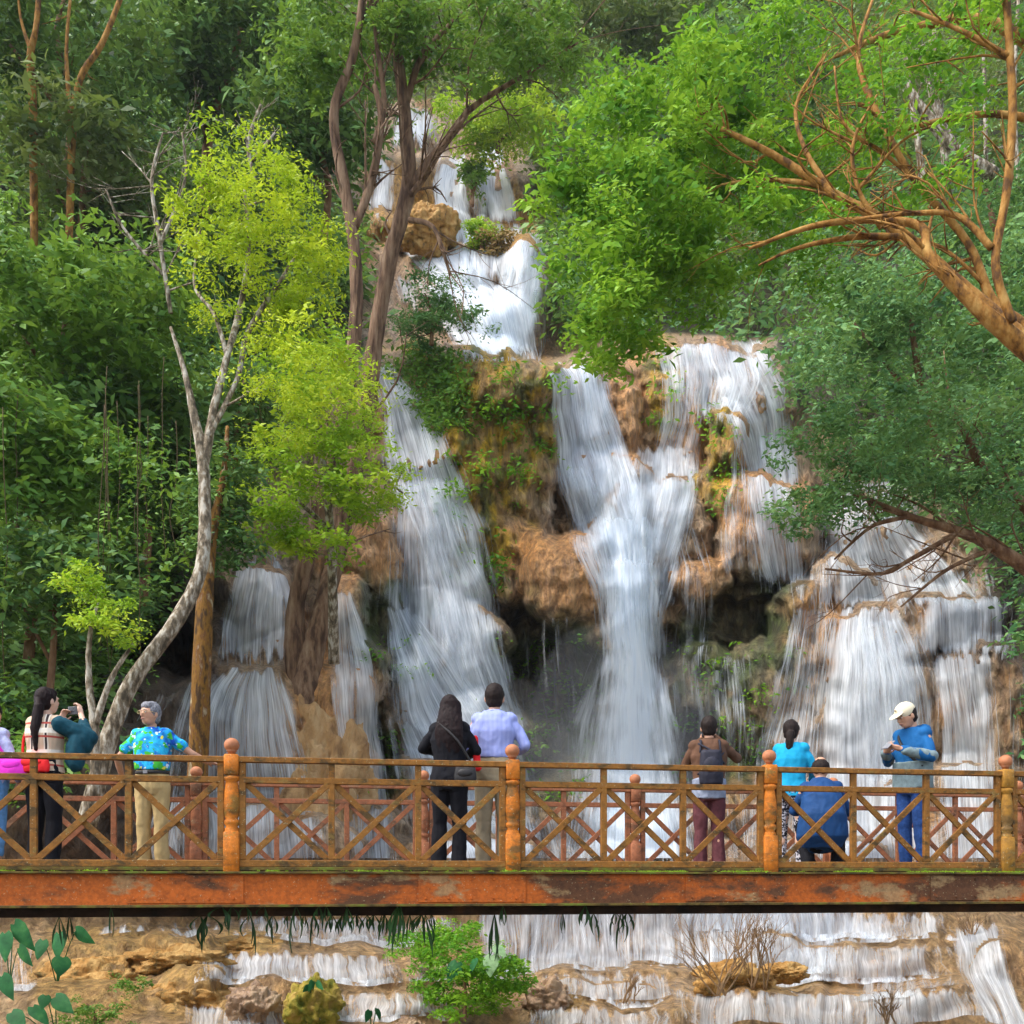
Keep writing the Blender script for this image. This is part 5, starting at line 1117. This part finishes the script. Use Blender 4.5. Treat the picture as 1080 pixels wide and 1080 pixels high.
def bag(label, W, c, r, mat, Tm, name='handbag', strap=None, cat='bag', seed=0, flap=True):
    t = empty(name, W(c), label, cat); b = MB(); loft(b, [(Vector(c)+Vector((0, 0, z*r[2])), r[0]*k, r[1]*k2) for z, k, k2 in ((-1, .80, .5), (-.94, .95, .85), (-.4, 1, 1), (.3, .96, .95), (.85, .86, .7), (1, .74, .4))], Vector((1, 0, 0)))
    remeshed(b, 'pouch', mat, t, Tm, .009, 2, .006, 10, seed)
    if flap:
        b = MB(); ellip(b, Vector(c)+Vector((0, -r[1]*.75, r[2]*.1)), (r[0]*.7, r[1]*.5, r[2]*.5)); remeshed(b, 'pocket', mat, t, Tm, .009, 2)
    if strap:
        for sp in strap:
            b = MB(); P_ = [W(p) for p in sp]; b.tube(P_, [.012]*len(P_), 6, 4); b.build('strap', mat, t)
    return t
dn = lambda side, y=.0: ((side*.235, -.02+y, 1.12), (side*.25, .08+y, .88), (0, .15, -1), (-side, 0, 0), .45)
# 1 partly cropped at the left edge
r = person('person in lavender top and light blue jeans cropped by the left edge', -11, 1.0, 742, 8, [dn(-1), ((.25, -.03, 1.13), (.24, .12, .92), (0, .4, -.9), (-1, 0, 0), .5)], dict(skin=M_skin, legs=M_lj, top=M_lav, shoe=M_shoe, hair=M_hair), female=True, seed=1, tfull=.72)
bag('magenta shoulder bag beside the person at the left edge', r[1], (.30, -.06, 1.06), (.15, .06, .12), M_mag, r[3], strap=[[(.22, -.06, 1.14), (.12, -.12, 1.36), (.10, .0, 1.46)]], seed=2)
# 2 woman taking a picture
r = person('woman with a long ponytail in beige check top and black trousers holding up a phone', 47, .95, 727, 14,
  [((-.22, .10, 1.16), (-.02, .26, 1.44), (.25, .2, 1), (1, -.2, 0), .75), ((.36, .14, 1.26), (.20, .26, 1.50), (-.3, .15, 1), (-1, 0, 0), .75)],
  dict(skin=M_skin2, legs=M_black, top=M_chk, shoe=M_dk, hair=M_hairr, flare=.075, topname='vest'), hair='pony', sleeve=.30, female=True, headang=(18, 4), hem=.90, seed=3)
Tm = r[3]; sm_ = [(.17, 0, 1.385), (.36, .14, 1.26), (.27, .21, 1.38)]
b = MB(); capsule(b, (.18, -.01, 1.36), (.36, .13, 1.25), .078, .088); capsule(b, (.36, .13, 1.25), (.25, .22, 1.40), .085, .055); ellip(b, (.30, .04, 1.10), (.10, .08, .19)); ellip(b, (.33, .10, 1.2), (.10, .10, .12))
remeshed(b, 'sleeve', M_teal, r[0], Tm, .010, 2, .014, 9, 4)
phone('phone held up by the woman with the ponytail', r[1], (.10, .30, 1.545), (.1, 1, 0), Tm, r[2], sz=(.15, .010, .075))
bag('red bag worn low on the back of the woman with the ponytail', r[1], (-.02, -.15, .99), (.19, .05, .085), M_red, Tm, strap=[[(-.19, -.06, 1.05), (-.21, -.02, 1.25), (-.15, .02, 1.40)]], seed=5)
# 3 elderly man
r = person('grey haired man with glasses in blue flowered shirt and khaki trousers facing the camera', 161, 1.93, 743, 188,
  [((-.38, -.10, 1.20), (-.47, -.24, 1.135), (-.6, -.5, -.12), (0, 0, -1), .25), ((.36, .04, 1.14), (.40, -.14, .965), (.5, -.5, -.1), (0, 0, -1), .25)],
  dict(skin=M_skin, legs=M_khaki, top=M_haw, shoe=M_shoe, hair=M_grey, belt=True, belly=.018, collar=True, flare=.078), headang=(22, 0), sleeve=.42, face=True, glasses=True, hem=1.02, seed=6)
# 4 woman black
r = person('woman with very long dark hair dressed all in black seen from behind', 474, .95, 735, 4,
  [((-.27, .06, 1.20), (-.14, .26, 1.18), (.8, .5, .1), (0, 0, 1), .6), ((.26, .05, 1.18), (.12, .26, 1.14), (-.8, .5, .1), (0, 0, 1), .6)],
  dict(skin=M_skin2, legs=M_black, top=M_black, shoe=M_dk, hair=M_hairr, flare=.078), hair='long', female=True, hem=.80, seed=8)
bag('black shoulder bag on the hip of the woman with long hair', r[1], (.17, -.13, .93), (.11, .045, .09), M_dk, r[3], strap=[[(.25, -.12, 1.0), (.10, -.17, 1.25), (-.10, -.10, 1.44)]], seed=9)
b = MB(); capsule(b, (.24, .06, 1.30), (.27, .08, 1.02), .035, .04); remeshed(b, 'scarf', M_red, r[0], r[3], .010, 2, .01)
# 5 man light blue shirt
r = person('man in light blue striped shirt and tan trousers seen from behind', 521, 1.15, 723, 6,
  [((-.27, .05, 1.15), (-.18, .25, 1.14), (.7, .6, .1), (0, 0, 1), .6), ((.29, .0, 1.15), (.22, .22, 1.12), (-.6, .7, .1), (0, 0, 1), .6)],
  dict(skin=M_skin, legs=M_tan, top=M_strp, shoe=M_shoe, hair=M_hair, collar=True, flare=.075), hem=.98, seed=10, headang=(-4, 0))
# 6 backpack man
r = person('man in brown jacket and maroon trousers photographing the falls', 748, 1.75, 757, 5,
  [((-.25, .10, 1.20), (-.06, .26, 1.50), (.3, .2, 1), (1, 0, 0), .8), ((.32, .12, 1.26), (.08, .24, 1.52), (-.3, .1, 1), (-1, 0, 0), .8)],
  dict(skin=M_skin, legs=M_mar, top=M_brown, shoe=M_shoe, hair=M_hair, flare=.075, collar=True), hem=.90, seed=12)
b = MB(); loft(b, [(r[4](z), .182, .142) for z in (.80, .86, .94, 1.02)], Vector((1, 0, 0))); remeshed(b, 'shirt', plain('grey_shirt', (.25, .28, .36), .85), r[0], r[3], .010, 2, .012, 8, 3)
cm = empty('camera_body', r[1]((.0, .20, 1.56)), 'small camera held to the eye by the man in the brown jacket', 'camera'); b = MB(); b.box(cm.location, (.12, .05, .08)); b.build('case', M_scr, cm, False)
b = MB(); b.tube([cm.location+Vector((0, .02, 0)), cm.location+Vector((0, .07, 0))], [.03, .028], 14, 1); b.build('lens', M_scr, cm)
bag('dark backpack worn by the man in the brown jacket', r[1], (.0, -.20, 1.13), (.13, .08, .19), plain('backpack_cloth', (.018, .018, .03), .7), r[3], 'backpack', [[(-.11, -.14, 1.30), (-.10, -.10, 1.43), (-.11, .06, 1.42), (-.12, .13, 1.25)], [(.11, -.14, 1.30), (.10, -.10, 1.43), (.11, .06, 1.42), (.12, .13, 1.25)], [(.16, -.06, 1.32), (.05, -.19, 1.20), (-.14, -.14, 1.06)], [(-.13, -.12, 1.40), (.02, -.20, 1.30), (.15, -.12, 1.18)]], 'backpack', seed=3)
# 7 cyan woman
r = person('woman with a dark bun in a bright cyan top and speckled leggings', 834, 1.55, 761, 22,
  [((-.24, .04, 1.17), (-.18, .24, 1.05), (.3, .9, 0), (1, 0, 0), .5), ((.25, .04, 1.16), (.20, .26, 1.06), (-.2, .9, 0), (-1, 0, 0), .5)],
  dict(skin=M_skin2, legs=M_leg, top=M_cyan, shoe=M_dk, hair=M_hair, tight=True, flare=.045), hair='bun', female=True, hem=.84, headang=(10, 0), seed=14)
# 8 crouching man
def coat8(b, at):
    loft(b, [((-.02, -.25, .24), .19, .07), ((-.01, -.27, .34), .25, .13), ((0, -.24, .52), .23, .16), ((0, -.16, .72), .20, .15)], Vector((1, 0, 0)))
r = person('balding man crouching in a blue coat with his back to the camera', 866, .95, 800, 12,
  [((-.25, .16, .62), (-.12, .36, .62), (.5, .8, 0), (0, 0, -1), .5), ((.27, .16, .60), (.14, .36, .62), (-.5, .8, 0), (0, 0, -1), .5)],
  dict(skin=M_skin, legs=M_black, top=M_blue, shoe=M_shoe, hair=M_hair, flare=.07, topname='coat', collar=True),
  legs=[((-.17, .30, .46), (-.12, -.06, .075), (-.1, 1, 0)), ((.20, .32, .44), (.16, -.04, .075), (.25, 1, 0))], pelvis=(0, -.16, .34), neck=(0, .04, .885), hair='bald', coat=coat8, Hfix=1.66, headang=(5, -4), hem=.78, seed=16)
# 9 man with cap
r = person('man in cream cap and blue and grey hooded top looking down at a phone', 963, 1.05, 743, 238,
  [((-.26, .06, 1.14), (-.10, .31, 1.22), (.75, .5, .25), (.3, -.5, .8), .7), ((.26, .06, 1.13), (.10, .30, 1.21), (-.75, .5, .25), (-.3, -.5, .8), .7)],
  dict(skin=M_skin, legs=M_jean, top=M_blue2, shoe=M_shb, hair=M_hair, collar=True, flare=.062), headang=(12, -24), face=True, cap=True, hem=.86, seed=18, sleeve=1.0)
Tm = r[3]; b = MB(); loft(b, [(r[4](z), .194, .158) for z in (.84, .92, 1.03, 1.08, 1.11)], Vector((1, 0, 0))); remeshed(b, 'hem_panel', M_gsh, r[0], Tm, .010, 2, .010, 8, 3)
for sx in (-1, 1):
    b = MB(); capsule(b, (sx*.26, .05, 1.15), (sx*.12, .28, 1.20), .061, .045); remeshed(b, 'cuff_panel', M_gsh, r[0], Tm, .010, 2, .006, 8, 3)
b = MB(); capsule(b, (-.09, -.08, 1.44), (.09, -.08, 1.44), .05, .05); capsule(b, (-.09, -.08, 1.44), (-.06, .05, 1.43), .04, .025); capsule(b, (.09, -.08, 1.44), (.06, .05, 1.43), .04, .025); remeshed(b, 'hood', M_blue2, r[0], Tm, .010, 2, .008)
b = MB(); b.tube([r[1](p) for p in ((.12, .03, 1.44), (.06, .14, 1.33), (-.06, .150, 1.18), (-.17, .08, 1.05))], [.016]*4, 6, 4); b.build('strap', M_dk, r[0])
phone('dark phone in the hands of the man in the cream cap', r[1], (0, .385, 1.262), (0, .55, .8), Tm, r[2], (0, .8, -.5), sz=(.075, .010, .145))
# ================================================================ camera, light
cam = bpy.data.cameras.new('camera'); co = bpy.data.objects.new('camera', cam); C.objects.link(co)
cam.sensor_width = 36; cam.lens = 36*F/1080; cam.shift_y = (HZ-540)/1080; cam.clip_end = 600; cam.clip_start = .05
co.rotation_euler = (R(90), 0, 0); bpy.context.scene.camera = co
w = bpy.data.worlds.new('World'); bpy.context.scene.world = w; w.use_nodes = True; nt = w.node_tree
sky = nt.nodes.new('ShaderNodeTexSky'); sky.sky_type = 'NISHITA'; sky.sun_disc = False
SE, SA = 58, 250     # elevation, azimuth from +Y clockwise
sky.sun_elevation = R(SE); sky.sun_rotation = R(SA); sky.air_density = 1.0; sky.dust_density = 2.5
hs = nt.nodes.new('ShaderNodeHueSaturation'); hs.inputs['Saturation'].default_value = .62; nt.links.new(sky.outputs[0], hs.inputs['Color']); nt.links.new(hs.outputs[0], nt.nodes['Background'].inputs[0]); nt.nodes['Background'].inputs[1].default_value = .15
l = bpy.data.lights.new('sun', 'SUN'); l.energy = 1.1; l.angle = R(28); l.color = (1, .95, .86)
lo_ = bpy.data.objects.new('sun', l); C.objects.link(lo_)
sd = Vector((math.sin(R(SA))*math.cos(R(SE)), math.cos(R(SA))*math.cos(R(SE)), math.sin(R(SE))))
lo_.rotation_euler = (-sd).to_track_quat('-Z', 'Y').to_euler()
sc = bpy.context.scene; sc.view_settings.view_transform = 'Standard'; sc.view_settings.look = 'None'; sc.view_settings.exposure = 1.48; sc.view_settings.gamma = 1
sc.cycles.transparent_max_bounces = 16

# air: closed haze box round the scene
t = NT('haze_air'); vol = t.n('ShaderNodeVolumePrincipled', {'Color': (.90, .95, 1, 1), 'Density': .0003, 'Anisotropy': .3}); t.t.links.new(vol.outputs[0], t.out.inputs['Volume'])
b = MB(); x0, x1, y0, y1, z0, z1 = -210, 210, -70, 230, -4.3, 100
b.add([(x0, y0, z0), (x1, y0, z0), (x1, y1, z0), (x0, y1, z0), (x0, y0, z1), (x1, y0, z1), (x1, y1, z1), (x0, y1, z1)], [(3, 2, 1, 0), (4, 5, 6, 7), (0, 1, 5, 4), (1, 2, 6, 5), (2, 3, 7, 6), (3, 0, 4, 7)])
hz_ = b.build('haze', t.m, None, False); tag(hz_, 'thin pale air between the bridge and the far falls', 'haze', kind='stuff')
